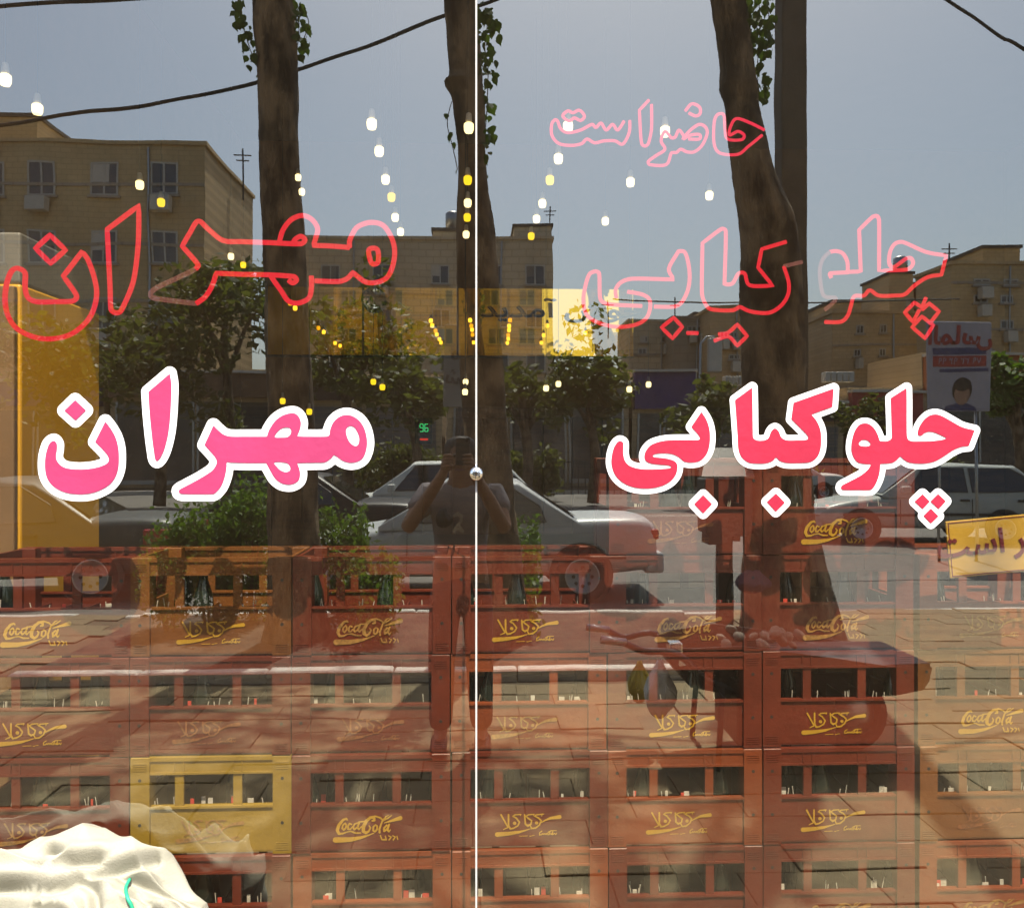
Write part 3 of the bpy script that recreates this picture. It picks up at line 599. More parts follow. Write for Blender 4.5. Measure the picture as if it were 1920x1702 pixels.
bevel(MB().box(-1.4, 2.2, -.3, .3, 0, 1.0).build('counter_body', M['wood'], ct), .01); bevel(MB().box(-1.45, 2.25, -.35, .33, 1.002, 1.04).build('counter_top', M['in_ceil'], ct), .008)
q = P(795, 802, RY-.10); ls = empty('led_clock', q); tag(ls, 'small glowing green digital display on the back wall', 'display')
bevel(MB().box(-.07, .06, 0, .05, -.12, .07).build('case', M['black'], ls), .005)
for i, (x, segs) in enumerate(((-.018, 'abcdfg'), (.018, 'acdefg'))):
    for sgm, bx in dict(a=(-.012, .012, .026, .030), g=(-.012, .012, -.002, .002), d=(-.012, .012, -.030, -.026), f=(-.014, -.010, .002, .026), b=(.010, .014, .002, .026), e=(-.014, -.010, -.026, -.002), c=(.010, .014, -.026, -.002)).items():
        if sgm in segs: MB().box(x+bx[0], x+bx[1], -.003, -.0005, bx[2], bx[3]).build('digit_segment', M['led'], ls)
MB().box(-.03, .03, -.003, -.0005, -.095, -.08).build('red_segment', M['led_red'], ls)

# ================================================================== white sack outside, at the foot of the glass
sk = empty('cloth_sack', (-.985, -.128, 0)); tag(sk, 'bulging white cloth sack with green cord in front of the glass', 'sack')
R = []; HS = .715; NK = 280
for i in range(150):
    t = i/149
    if t < .45: rr, h = .345 + .03*math.sin(t*5), t/.45*(HS-.19)
    else:
        u = (t-.45)/.55; rr = .368*max(.012, math.cos(u*math.pi/2))**.75; h = HS-.19 + .19*math.sin(u*math.pi/2)
    ring = []
    for k in range(NK):
        a = 2*math.pi*k/NK
        f = 1 + .03*math.sin(3*a+1+2*t) + .02*math.sin(7*a+5*t)
        x, y = rr*f*math.cos(a)*1.04, rr*f*math.sin(a)*.29
        z_ = h * (1 - .60*max(0, min(1, (.088 - y)/.30))**1.2*(h/HS)**2)
        wv = Vector((x*3.2+.6*y, y*7+z_*4, 2.1)); n1 = mnoise.noise(wv); n2 = mnoise.noise(Vector((x*8+3, z_*15+y*6, .4))); n3 = mnoise.noise(Vector((x*20, z_*30, y*20)))
        top = min(1, max(0, (t-.18)*2))
        d = (.065*(.8-abs(n1)*2.4) + .050*(.45-abs(n2))*1.3 + .008*n3)*top     # ridged folds, pushed out along the surface
        nr = Vector((x*.6, y*3.2 - .10, max(0, z_-.35)*1.2)).normalized()
        ring.append((x + nr.x*d, min(y + nr.y*d, .118), z_ + nr.z*d - .012))
    R.append(ring)
sb = MB().loft(R, True, True, True)
bv = BVHTree.FromPolygons([Vector(v) for v in sb.v], sb.f)
def crv(pts, n=7):
    out = []; m = len(pts)
    for i in range(m-1):
        p0, p1, p2, p3 = (Vector(pts[max(i-1, 0)]), Vector(pts[i]), Vector(pts[i+1]), Vector(pts[min(i+2, m-1)]))
        for k in range(n):
            t = k/n; out.append(.5*((2*p1) + (p2-p0)*t + (2*p0-5*p1+4*p2-p3)*t*t + (3*p1-p0-3*p2+p3)*t**3))
    return out + [Vector(pts[-1])]
def on_sack(px, py, lift):      # the cord and the knotted ear lie on the cloth
    d = Vector(ray(px, py)); hit = bv.ray_cast(CAM - sk.location, d)[0]
    return (hit - d.normalized()*lift) if hit else None
def lay_on(pts, r, lift, name, m, jit=0):
    q = [on_sack(x, y, lift) for x, y in pts]; q = [p for p in q if p is not None]
    if len(q) > 2:
        c = crv(q, 6); MB().tube(c, [r*(1+.22*math.sin(i*1.1)) for i in range(len(c))] if jit else r, 12, jit=jit).build(name, m, sk, True)
# creases where the cloth is turned over and tied
CR = [[(180, 1640), (215, 1634), (250, 1622), (290, 1612)], [(225, 1640), (260, 1656), (310, 1676), (360, 1712), (400, 1760)], [(-20, 1664), (40, 1664), (90, 1668), (125, 1660)], [(120, 1662), (150, 1650), (175, 1668), (180, 1700), (178, 1760)], [(255, 1665), (275, 1690), (300, 1730)], [(60, 1700), (100, 1712), (130, 1740)], [(95, 1600), (130, 1615), (180, 1612)]]
segs = []
for c_ in CR:
    q = [on_sack(x, y, 0) for x, y in c_]; q = [p for p in q if p is not None]
    for p0, p1 in zip(q, q[1:]): segs.append((np.array(p0), np.array(p1)))
VV = np.array(sb.v); D2 = np.full(len(VV), 9.0); UP = np.zeros(len(VV))
for p0, p1 in segs:
    e_ = p1-p0; t_ = np.clip(((VV-p0)@e_)/(e_@e_+1e-9), 0, 1); C_ = p0+t_[:, None]*e_; d_ = np.linalg.norm(VV-C_, axis=1); hit_ = d_ < D2; D2 = np.where(hit_, d_, D2); UP = np.where(hit_, VV[:, 2]-C_[:, 2], UP)
disp = -.026*np.exp(-(D2/.011)**2) + .016*np.exp(-((D2-.028)/.016)**2)*np.clip(.35+UP/.02, 0, 1)
dirn = np.array([0, -.62, .78]); VV = VV + disp[:, None]*dirn; sb.v = [tuple(v) for v in VV]
sb.build('sack_body', M['cloth'], sk, True); bv = BVHTree.FromPolygons([Vector(v) for v in sb.v], sb.f)
lay_on([(243, 1648), (236, 1664), (239, 1682), (248, 1702), (252, 1735), (250, 1770)], .0040, .004, 'green_cord', M['green_cord'])

# ================================================================== STREET: kerbside trees
def leaf_mesh():
    pr = [(0, 0), (.32, .10), (.48, .34), (.36, .62), (.12, .86), (0, 1.1), (-.12, .86), (-.36, .62), (-.48, .34), (-.32, .10)]
    vs = [(x, 0.10*abs(x), -y) for x, y in pr] + [(0, 0, -.45)]
    me = bpy.data.meshes.new('leaf'); me.from_pydata(vs, [], [(i, (i+1) % 10, 10) for i in range(10)]); me.materials.append(M['leaf']); return me
LEAF = leaf_mesh()
def trunk_mesh(keys, D, extra_top, jit=.05):
    """keys: (px, py, width_px) down the trunk image"""
    pts, rs = [], []
    for px, py, wpx in keys:
        p = V(px, py, D); pts.append(p); rs.append(wpx/2*(D+2.15)/F)
    d = (pts[0]-pts[1]).normalized(); top = [(pts[0] + d*(extra_top*t) + Vector((.1*math.sin(t*5), -.25*t*t, 0)), rs[0]*(1-.12*t)) for t in (1, .66, .33)]
    P_ = [t[0] for t in top] + pts; R_ = [t[1] for t in top] + rs
    NN = 16; s = crv(P_, NN); rr = []
    for i in range(len(P_)-1):
        for k in range(NN): rr.append(R_[i] + (R_[i+1]-R_[i])*k/NN)
    rr.append(R_[-1])
    rings = []
    for i, (p, r) in enumerate(zip(s, rr)):
        ring = []
        for k in range(44):
            a = 2*math.pi*k/44; q = Vector((math.cos(a), math.sin(a), 0))
            b1 = mnoise.noise(Vector((q.x*1.3+D*7, q.y*1.3, p.z*1.1))); b2 = mnoise.noise(Vector((q.x*4, q.y*4+D, p.z*3.2))); b3 = mnoise.noise(Vector((q.x*11+D, q.y*11, p.z*7)))
            f = 1 + .10*b1 + .07*b2 + .05*abs(b3)
            ring.append((p.x + r*f*q.x, p.y + r*f*q.y, p.z))
        rings.append(ring)
    return MB().loft(rings, True, True, True), P_[0]
def crown(top, r, n, m, size, name='crown', parent=None):
    b = MB(); cl = [(Vector((random.gauss(0, .5), random.gauss(0, .5), random.gauss(0, .38)))*r, random.uniform(.25, .5)*r) for _ in range(26)]
    for i in range(n):
        c, cr = random.choice(cl); d = Vector((random.gauss(0, 1), random.gauss(0, 1), random.gauss(0, 1))); d = d.normalized()*cr*random.uniform(.45, 1)**.5
        p = top + c + d; s = size*random.uniform(.6, 1.3)
        u = Vector((random.gauss(0, 1), random.gauss(0, 1), random.gauss(0, .6))).normalized(); v = u.cross(Vector((random.gauss(0, 1), random.gauss(0, 1), random.gauss(0, 1)))).normalized()
        b.add([p-u*s*.5, p+v*s*.28, p+u*s*.6, p-v*s*.28], [(0, 1, 2, 3)])
    return b.build(name, m, parent)
def sprig(tree, D, pts, n, spread):
    s = crv([V(x, y, D) for x, y in pts], 6)
    MB().tube([p - tree.location for p in s], .004, 5).build('hanging_twig', M['twig'], tree)
    k = (D+2.15)/F
    for i in range(int(n*1.7)):
        p = random.choice(s) + Vector((random.uniform(-spread, spread)*k, random.uniform(-.12, .12), random.uniform(-12, 14)*k))
        o = bpy.data.objects.new('leaf', LEAF); COL.objects.link(o); o.parent = tree; o.location = p - tree.location; sc = random.uniform(.035, .10)
        o.scale = (sc, sc, sc); o.rotation_euler = (random.uniform(-.7, .7), random.uniform(-.7, .7), random.uniform(-1.2, 1.2))
def street_tree(label, D, keys, sprigs, up=4.0):
    base = V(keys[-1][0], keys[-1][1], D); base.z = 0
    t = empty('plane_tree', base); tag(t, label, 'tree', 'trees along the pavement')
    b, top = trunk_mesh(keys, D, up); b.v = [tuple(Vector(v) - base) for v in b.v]; b.build('trunk', M['bark'], t, True)
    for k in range(5):
        a = k*1.26; e = top + Vector((math.cos(a)*.9, math.sin(a)*.7-2.3, .9+.25*k)); MB().tube([q-base for q in crv([top-Vector((0, 0, .6)), top+(e-top)*.5+Vector((0, 0, .3)), e], 4)], [.11-.01*i for i in range(9)], 8).build('limb', M['bark'], t, True)
    crown(top + Vector((0, -3.0, 2.3)) - base, 1.4, 1000, M['leaf'], .17, 'crown', t)
    for s in sprigs: sprig(t, D, *s)
    return t
street_tree('straight tree trunk left of the joint, with ivy leaves at its top', 5.3, [(515, -10, 76), (520, 100, 72), (524, 250, 74), (528, 400, 76), (536, 560, 78), (542, 700, 82), (548, 850, 88), (552, 1000, 94), (556, 1130, 104), (558, 1205, 130)],
    [([(447, -10), (455, 40), (462, 70), (478, 118)], 26, 13), ([(556, 10), (560, 50), (556, 95)], 15, 14), ([(572, 22), (578, 45), (566, 80)], 8, 8)])
street_tree('leaning knotty tree trunk behind the glass joint', 5.2, [(863, -10, 58), (866, 60, 56), (872, 140, 62), (868, 158, 72), (878, 190, 60), (884, 280, 52), (889, 360, 58), (892, 440, 70), (898, 560, 76), (904, 700, 80), (914, 850, 84), (926, 1000, 90), (934, 1120, 104), (938, 1200, 130)],
    [([(905, 20), (912, 50), (908, 90), (914, 130), (912, 200), (908, 260), (906, 318)], 62, 14), ([(915, 20), (924, 45), (926, 60)], 10, 9), ([(846, 190), (838, 230), (846, 270), (858, 320)], 3, 4)])
rt = street_tree('thick leaning tree trunk beside a post on the right', 5.05, [(1362, -10, 66), (1372, 60, 62), (1381, 130, 64), (1384, 165, 74), (1390, 200, 66), (1405, 290, 72), (1425, 370, 92), (1440, 430, 108), (1446, 560, 112), (1450, 700, 114), (1453, 850, 118), (1460, 980, 132), (1474, 1090, 160), (1484, 1170, 185), (1488, 1225, 230)],
    [([(1420, -10), (1425, 40), (1422, 90), (1420, 140), (1426, 185)], 58, 22), ([(1400, -10), (1398, 30), (1412, 80)], 24, 14), ([(1440, 20), (1444, 60), (1436, 100)], 16, 12)])
pl = empty('utility_pole', V(1483, 1200, 5.75)); pl.location.z = 0; tag(pl, 'straight square utility pole behind the leaning right tree', 'pole')
hw_ = 27*(5.75+2.15)/F
bevel(MB().add([(-hw_, -.12, 0), (hw_, -.12, 0), (hw_, .12, 0), (-hw_, .12, 0), (-hw_*.8, -.1, 11), (hw_*.8, -.1, 11), (hw_*.8, .1, 11), (-hw_*.8, .1, 11)], [(0, 1, 5, 4), (1, 2, 6, 5), (2, 3, 7, 6), (3, 0, 4, 7), (4, 5, 6, 7)]).build('shaft', M['pole'], pl), .02)
MB().box(-.9, .9, -.05, .05, 10.2, 10.3).build('cross_arm', M['pole'], pl)
for lab, pts, D, r in (('thick black cable rising across the sky from the left', [(-200, 262), (30, 230), (150, 211), (300, 192), (480, 155), (640, 104), (830, 33), (945, -5), (1150, -90), (1480, -230)], 6.2, .020),
                       ('black cable at the upper left corner', [(-300, 40), (0, 11), (120, 6), (240, 0), (480, -14)], 7.5, .026),
                       ('black cable at the upper right corner', [(1480, -230), (1600, -110), (1775, 0), (1830, 34), (1880, 70), (1930, 100), (2200, 300)], 6.2, .016),
                       ('thin distant wire over the roofs on the right', [(1150, 560), (1350, 566), (1530, 570), (1800, 560)], 30, .03)):
    tag(MB().tube(crv([V(x, y, D) for x, y in pts], 8), r, 6).build('overhead_cable', M['cable'], None, True), lab, 'cable', 'overhead cables')

# ================================================================== STREET: hedge bushes in the bed
def bush(name, label, c, rx, ry, h, n, m, size, group):
    e = empty(name, (c[0], c[1], 0)); tag(e, label, 'bush', group)
    b = MB(); cl = [(random.uniform(-1, 1), random.uniform(-1, 1), random.uniform(.2, .95)) for _ in range(22)]
    for i in range(n):
        q = random.choice(cl); p = Vector((q[0]*rx*.75 + random.gauss(0, .2)*rx, q[1]*ry*.75 + random.gauss(0, .22)*ry, q[2]*h*.9 + random.gauss(0, .11)*h))
        if p.z < .04: p.z = random.uniform(.05, h)
        s = size*random.uniform(.6, 1.4); u = Vector((random.gauss(0, .7), random.gauss(0, .7), random.gauss(.5, .7))).normalized(); v = u.cross(Vector((random.gauss(0, 1), random.gauss(0, 1), random.gauss(0, 1)))).normalized()
        b.add([p-u*s*.5, p+v*s*.25, p+u*s*.55, p-v*s*.25], [(0, 1, 2, 3)])
    b.build('foliage', m, e)
    for k in range(7):
        x, y = random.uniform(-.5, .5)*rx, random.uniform(-.5, .5)*ry; MB().tube([(x*.3, y*.3, 0), (x*.7, y*.6, h*.4), (x, y, h*.85)], [.012, .009, .004], 6).build('stem', M['twig'], e)
    return e
def bush_px(label, px0, px1, ytop, D, n, ry=.35, size=.06):
    a, c_ = V(px0, ytop, D), V(px1, ytop, D)
    bush('hedge_bush', label, ((a.x+c_.x)/2, -D), (c_.x-a.x)/2, ry, a.z, n, M['hedge'], size, 'hedge bushes in the planting bed')
bush_px('green hedge bush left of the straight trunk', 318, 470, 935, 5.9, 5200)
bush_px('low hedge bush leftmost in the bed', 270, 370, 985, 5.7, 2600)
bush_px('taller green hedge shoot just left of the straight trunk', 430, 515, 905, 6.1, 2600)
bush_px('bright hedge bush right of the straight trunk', 600, 700, 950, 5.7, 3200)
bush_px('loose hedge bush spilling low right of the straight trunk', 640, 750, 1030, 5.2, 2600)
bush_px('small hedge tuft right of the glass joint trunk', 950, 1015, 975, 5.9, 1500)
bush_px('thin hedge twigs low beside the glass joint trunk', 940, 1010, 1075, 5.4, 500)

# ================================================================== STREET: cars
def car_paint(name, col, rough=.42, metal=.15):
    m = mat(name, col, rough, .04, 3, metal=metal, coat=0, spec=.2); m.node_tree.nodes['Principled BSDF'].inputs['Coat Roughness'].default_value = .25; return m
def car(label, loc, rz, paint, hatch=False, Lc=4.45, W=1.7, H=1.42, lamp=0):
    """car facing -X in its own frame; x from -L/2 (nose) to L/2 (tail)"""
    e = empty('parked_car', loc, rz); tag(e, label, 'car', 'cars on the street')
    h = Lc/2; w = W/2; s = H/1.42
    bt = .90*s
    st = [(-h, .40, .52, .80), (-h+.06, .34, .62, .90), (-h+.25, .30, .70, .97), (-h+.70, .28, .775, .995), (-h+1.05, .28, .82, 1), (-h+1.32, .27, .875, 1)] + \
         [(-h+1.8, .26, .90, 1), (0, .26, .91, 1), (h-1.5, .27, .925, 1)] + \
         ([(h-.6, .28, .95, .99), (h-.2, .30, .95, .96), (h-.04, .34, .90, .90), (h, .42, .80, .86)] if hatch else [(h-1.05, .28, .955, 1), (h-.55, .30, .965, .985), (h-.15, .33, .955, .95), (h-.03, .36, .90, .91), (h, .44, .74, .86)])
    R = []
    for x, zb, zt, wf in st:
        zt *= s; zb *= s; ww = w*wf; zm = zb + (zt-zb)*.45
        half = [(0, zb), (ww*.86, zb), (ww*.965, zb+.05), (ww, zm), (ww*.985, zm+(zt-zm)*.55), (ww*.94, zt-.035), (ww*.82, zt), (ww*.4, zt+.018), (0, zt+.022)]
        R.append([(x, y, z) for y, z in half] + [(x, -y, z) for y, z in reversed(half[1:-1])])
    body = MB().loft(R, True, True, True).build('body', paint, e, True); sub = body.modifiers.new('smooth', 'SUBSURF'); sub.levels = 1; sub.render_levels = 1
    # cabin
    x0, x1, x2 = -h+1.22, -h+1.98, (h-.62 if hatch else h-1.62); x3 = h-.12 if hatch else h-.92
    zb, zr = .875*s, H; wb_, wr = w*.95, w*.74
    zbr = .93*s
    base = [(x0, zb), (x3, zbr)]; roofz = [zr-.05, zr, zr-.02, zr-.07]
    xs_ = [x0, x1, (x1+x2)/2, x2, x3]; zs_ = [zb, zr-.035, zr, zr-.04, zbr]
    R = []
    for t in range(0, 9):
        u = t/8.0
        # outline across the width: left base, rising side, roof, right
    rings = []
    for x, zt in zip(xs_, zs_):
        k = (zt - zb) / (zr - zb); k = max(0, min(1, k)); ww = wb_ + (wr - wb_)*k; bz = zb-.05
        rings.append([(x, -wb_, bz), (x, -wb_-(0), zb if k > .02 else bz+.02), (x, -ww, zt-.04 if k > .1 else zt), (x, -ww*.86, zt), (x, 0, zt+.012), (x, ww*.86, zt), (x, ww, zt-.04 if k > .1 else zt), (x, wb_, zb if k > .02 else bz+.02), (x, wb_, bz)])
    cab = MB().loft(rings, False).build('cabin', paint, e, True); bevel(cab, .02, 2)
    # glazing: panels 6 mm proud of the cabin faces
    def on_side(x, v, sgn):   # v 0 belt .. 1 roof edge
        z = zb + (zr-.04-zb)*v; ww = wb_ + (wr-wb_)*v; return (x, sgn*(ww+.007), z)
    for sgn in (-1, 1):
        for poly in ([(x0+.42, .08), (x0+.80, .90), ((x1+x2)/2-.06, .92), ((x1+x2)/2-.06, .07)], [((x1+x2)/2+.03, .07), ((x1+x2)/2+.03, .92), (x2-.12, .90), (x2+.22, .46), (x2+.30, .10)]):
            v_ = [on_side(x, v, sgn) for x, v in poly]; wnd = MB().add(v_, [tuple(range(len(v_)))]).build('side_window', M['carglass'], e)
            sl = wnd.modifiers.new('t', 'SOLIDIFY'); sl.thickness = .006; sl.offset = 0
            MB().tube([Vector(q)+Vector((0, sgn*.004, 0)) for q in v_], .010, 5, True).build('window_seal', M['trim'], wnd)
    def slope(nm, xa, za, xb, zb_, wa, wb2, inset):
        d = Vector((xb-xa, 0, zb_-za)); nrm = Vector((-d.z, 0, d.x)).normalized()
        if nrm.z < 0: nrm = -nrm
        pa = Vector((xa, 0, za))+d*inset; pb = Vector((xa, 0, za))+d*(1-inset); o_ = nrm*.010
        v_ = [pa+Vector((0, -wa, 0))+o_, pa+Vector((0, wa, 0))+o_, pb+Vector((0, wb2, 0))+o_, pb+Vector((0, -wb2, 0))+o_]
        g = MB().add(v_, [(0, 1, 2, 3)]).build(nm, M['carglass'], e); sl = g.modifiers.new('t', 'SOLIDIFY'); sl.thickness = .006
    slope('windscreen', x0, zb, x1, zr-.035, wb_*.93, wr*.93, .06)
    slope('rear_window', x3, zbr, x2, zr-.04, wb_*.88, wr*.90, .10)
    # wheels
    for wx in (-h+.82, h-.92):
        for sgn in (-1, 1):
            rr = .305
            arch = MB().lathe([(.36, -.02), (.36, .02)], (wx, sgn*(w-.015), rr+.01), 28, 'Y').build('wheel_arch', M['trim'], e)
            wh = empty('wheel', (wx, sgn*(w-.07), rr)); wh.parent = e
            MB().lathe([(.19, -.09), (.28, -.095), (.305, -.07), (.305, .07), (.28, .095), (.19, .09), (.19, -.09)], (0, 0, 0), 28, 'Y', False).build('tyre', M['tyre'], wh, True)
            MB().lathe([(.02, sgn*.085), (.06, sgn*.088), (.15, sgn*.07), (.185, sgn*.092), (.20, sgn*.09)], (0, 0, 0), 28, 'Y').build('rim', M['rim'], wh, True)
            sp = MB()
            for k in range(8):
                a = k*math.pi/4; ca, sa = math.cos(a), math.sin(a); q = .105
                sp.lathe([(.022, sgn*.0), (.022, sgn*.092)], (q*ca, 0, q*sa), 6, 'Y')
            sp.build('rim_opening', M['black'], wh)
    # bumpers, lamps, seams, handles, mirrors
    bevel(MB().box(-h-.05, -h+.16, -w*.86, w*.86, .30*s, .50*s).build('front_bumper', paint, e), .04, 3)
    bevel(MB().box(h-.16, h+.06, -w*.88, w*.88, .32*s, .56*s).build('rear_bumper', paint, e), .04, 3)
    for sgn in (-1, 1):
        bevel(MB().box(h-.13-lamp, h+.006, *sorted((sgn*w*.60, sgn*w*(.90+lamp*.45))), (.70-lamp*.2)*s, (.82+lamp*.05)*s).build('tail_lamp', M['tail'], e), .02)
        bevel(MB().box(-h-.012, -h+.22, *sorted((sgn*w*.55, sgn*w*.88)), .52*s, .66*s).build('headlamp', M['headl'], e), .02)
        mi = bevel(MB().box(x0+.30, x0+.44, *sorted((sgn*w*1.0, sgn*(w+.17))), .90*s, 1.03*s).build('wing_mirror', paint, e), .03, 3)
        for xd in (x0+.32, (x1+x2)/2, x2+.12):
            MB().box(xd-.004, xd+.004, *sorted((sgn*(w*.99), sgn*(w+.0025))), .36*s, .80*s).build('door_seam', M['trim'], e)
        for xd in ((x1+x2)/2-.22, x2-.06): bevel(MB().box(xd, xd+.17, *sorted((sgn*(w*.985), sgn*(w+.018))), .745*s, .785*s).build('door_handle', M['trim'], e), .008)
        MB().box(-h+.5, h-.4, *sorted((sgn*(w*.995), sgn*(w+.012))), .50*s, .545*s).build('rub_strip', M['trim'], e)
    return e
def car_at(label, px_tail, D, rz, paint, **k):
    p = V(px_tail, 900, D); Lc = k.get('Lc', 4.45); W = k.get('W', 1.7)
    return car(label, (p.x - Lc/2, -D - W/2, ZR), rz, paint, **k)
silver = car_paint('silver_paint', (.40, .42, .43)); white = car_paint('white_paint', (.55, .56, .53), .42, 0); greyp = car_paint('grey_paint', (.085, .09, .088)); pale = car_paint('pale_green_paint', (.40, .42, .39), .3, 0); blackp = car_paint('black_paint', (.03, .03, .033), .4, 0)
car_at('silver saloon parked along the kerb behind the photographer', 1240, 7.55, 0, silver)
car_at('grey saloon at the far left, tail beside the yellow cabinet', 306, 7.6, math.radians(-5), greyp, lamp=.22)
car_at('dark saloon passing behind the hedge left of the silver saloon', 790, 11.0, 0, blackp)
car_at('white hatchback beyond the silver saloon roof', 1010, 14.5, 0, white, hatch=True, H=1.55)
car_at('pale hatchback at the right edge beyond the post', 1975, 13.4, math.radians(3), pale, hatch=True, H=1.52, Lc=4.4, W=1.72)
car_at('small white car far away on the right', 1590, 29.0, 0, white, Lc=3.9)

# ================================================================== STREET: donation box, handcart, bags
dn = empty('collection_box', V(1358, 1215, 5.0)); dn.location.z = 0; tag(dn, 'dark collection box with sloping grey lid on a post', 'collection box')
bevel(MB().box(-.062, .062, -.05, .05, 0, .95).build('post', M['barrow'], dn), .008)
bevel(MB().box(-.20, .20, -.16, .14, .95, 1.42).build('box_body', M['iron'], dn), .02)
MB().add([(-.24, .17, 1.425), (.20, .17, 1.425), (.24, -.18, 1.66), (-.10, -.18, 1.66), (-.24, .17, 1.44), (.20, .17, 1.44), (.24, -.18, 1.675), (-.10, -.18, 1.675)], [(0, 1, 2, 3), (4, 7, 6, 5), (0, 4, 5, 1), (1, 5, 6, 2), (2, 6, 7, 3), (3, 7, 4, 0)]).build('lid', M['shutter'], dn)
MB().box(-.15, .15, .142, .15, .93, .99).box(.07, .12, -.03, .06, .88, .95).build('bracket', M['iron'], dn)
bevel(MB().box(-.17, .0, -.13, .11, .86, .948).build('lower_tray', M['iron'], dn), .01)

CDp = 2.45                                                            # distance of the handcart from the glass
def W_(px, py, D=CDp): return V(px, py, D)
hc = empty('handcart', (W_(1480, 1300).x, -CDp-.02, 0)); tag(hc, 'dark metal handcart with two curved handles on the pavement', 'handcart')
hl = hc.location
a_, b_p = W_(1245, 1222), W_(1715, 1262)
za, zb2 = .60, .52
b = MB(); x0, x1 = a_.x - hl.x, b_p.x - hl.x
R = []
for x, zt, zb_, hwid in ((x0, .60, .52, .16), (x0+.10, .61, .40, .24), (x0+.35, .635, .36, .30), (x0+.75, .58, .36, .31), (x1-.22, .52, .36, .29), (x1-.06, .515, .38, .26), (x1, .49, .41, .20)):
    R.append([(x, -hwid, zt), (x, -hwid*.86, zb_), (x, hwid*.86, zb_), (x, hwid, zt), (x, hwid-.012, zt), (x, hwid*.86-.01, zb_+.015), (x, -hwid*.86+.01, zb_+.015), (x, -hwid+.012, zt)])
b.loft(R, True, True, True).build('tray', M['barrow'], hc)
MB().box(x0+.62, x1-.05, -.27, .27, .50, .53).build('cover_board', M['iron'], hc)
for s_, dy in ((0, .30), (.02, -.26)):
    e1 = W_(1112, 1177 + 18*(dy < 0)) - hl; e1.y = dy
    MB().tube(crv([e1, Vector((e1.x+.10, dy, e1.z-.012)), Vector((e1.x+.22, dy, e1.z-.06)), Vector((x0+.02, dy*.9, .585)), Vector((x0+.3, dy*.8, .40)), Vector((x1-.3, dy*.5, .32))], 6), .018, 10).build('handle', M['darkmetal'], hc, True)
    MB().tube([e1, e1+Vector((.13, 0, -.018))], .021, 10).build('grip', M['steel'], hc, True)
    MB().tube([Vector((x0+.25, dy*.85, .42)), Vector((x0+.22, dy*.95, .0))], .016, 8).build('leg', M['barrow'], hc, True)
bevel(MB().box(x0+.34, x1-.52, -.22, .22, .10, .362).build('lower_box_shade', M['barrow'], hc), .015)  # added dark mass under the tray: lower body and shadow in one
whl = empty('wheel', (x1-.35, 0, .19)); whl.parent = hc
MB().lathe([(.13, -.04), (.18, -.045), (.195, -.02), (.195, .02), (.18, .045), (.13, .04), (.13, -.04)], (0, 0, 0), 24, 'Y', False).build('tyre', M['tyre'], whl, True)
MB().lathe([(.03, -.045), (.12, -.02), (.13, .0), (.12, .02), (.03, .045)], (0, 0, 0), 18, 'Y').build('rim', M['steel'], whl, True)
bevel(MB().box(x0-.02, x0+.05, .16, .24, .57, .64).build('clamp', M['chrome'], hc), .01); bevel(MB().box(x0+.03, x0+.07, .20, .25, .52, .57).build('clamp', M['chrome'], hc), .008)
st_me = None
for i in range(16):
    p = Vector((hl.x + x0 + .30 + random.uniform(0, .42), hl.y + random.uniform(-.22, .22), .60 + random.uniform(-.02, .05))); r = random.uniform(.022, .038)
    prof = [(.15, -1), (.75, -.7), (1, 0), (.8, .6), (.2, .95)]
    if st_me is None:
        o = MB().lathe([(q*1.0, h_*.7) for q, h_ in prof], (0, 0, 0), 9).build('potato', M['stone'], None, True); st_me = o.data
    else: o = meshobj('potato', st_me, M['stone'])
    o.location = p; o.scale = (r*1.3, r, r); o.rotation_euler = (random.random(), random.random(), random.random()*3)
    tag(o, 'small pale potato-like lump heaped on the handcart', 'produce', 'pale lumps on the handcart')
def cloth_blob(name, label, cat, m, c, rx, ry, h, neck, seed):
    random.seed(seed); R = []
    for i in range(15):
        t = i/14; rr = (math.sin(min(1, t*2.4+.02)*math.pi*.5)**.6)*(1-max(0, (t-.45)/.55)*(1-neck)); ring = []
        for k in range(26):
            a = 2*math.pi*k/26; f = 1+.10*math.sin(5*a+4*t)+.07*math.sin(9*a-6*t)+random.uniform(-.03, .03); ring.append((c[0]+rx*rr*f*math.cos(a), c[1]+ry*rr*f*math.sin(a), c[2]-h+h*t+.01*math.sin(6*a)))
        R.append(ring)
    o = MB().loft(R, True, True, True).build(name, m, None, True); tag(o, label, cat); return o
p = W_(1238, 1245, CDp-.12); cloth_blob('plastic_bag', 'white plastic bag hanging from the handcart handle', 'bag', M['bag'], (p.x, -CDp+.12, p.z+.02), .085, .06, .30, .12, 3)
p = W_(1205, 1245, CDp+.05); cloth_blob('plastic_bag', 'yellow plastic bag hanging behind the white one', 'bag', M['bag_y'], (p.x-.01, -CDp-.06, p.z+.01), .07, .05, .22, .12, 4)
p = V(1412, 1070, 4.72); cloth_blob('cloth_bundle', 'mauve cloth bundle tied against the right trunk', 'bundle', M['mauve'], (p.x, -4.72, p.z), .15, .09, .17, .35, 5)
random.seed(21)

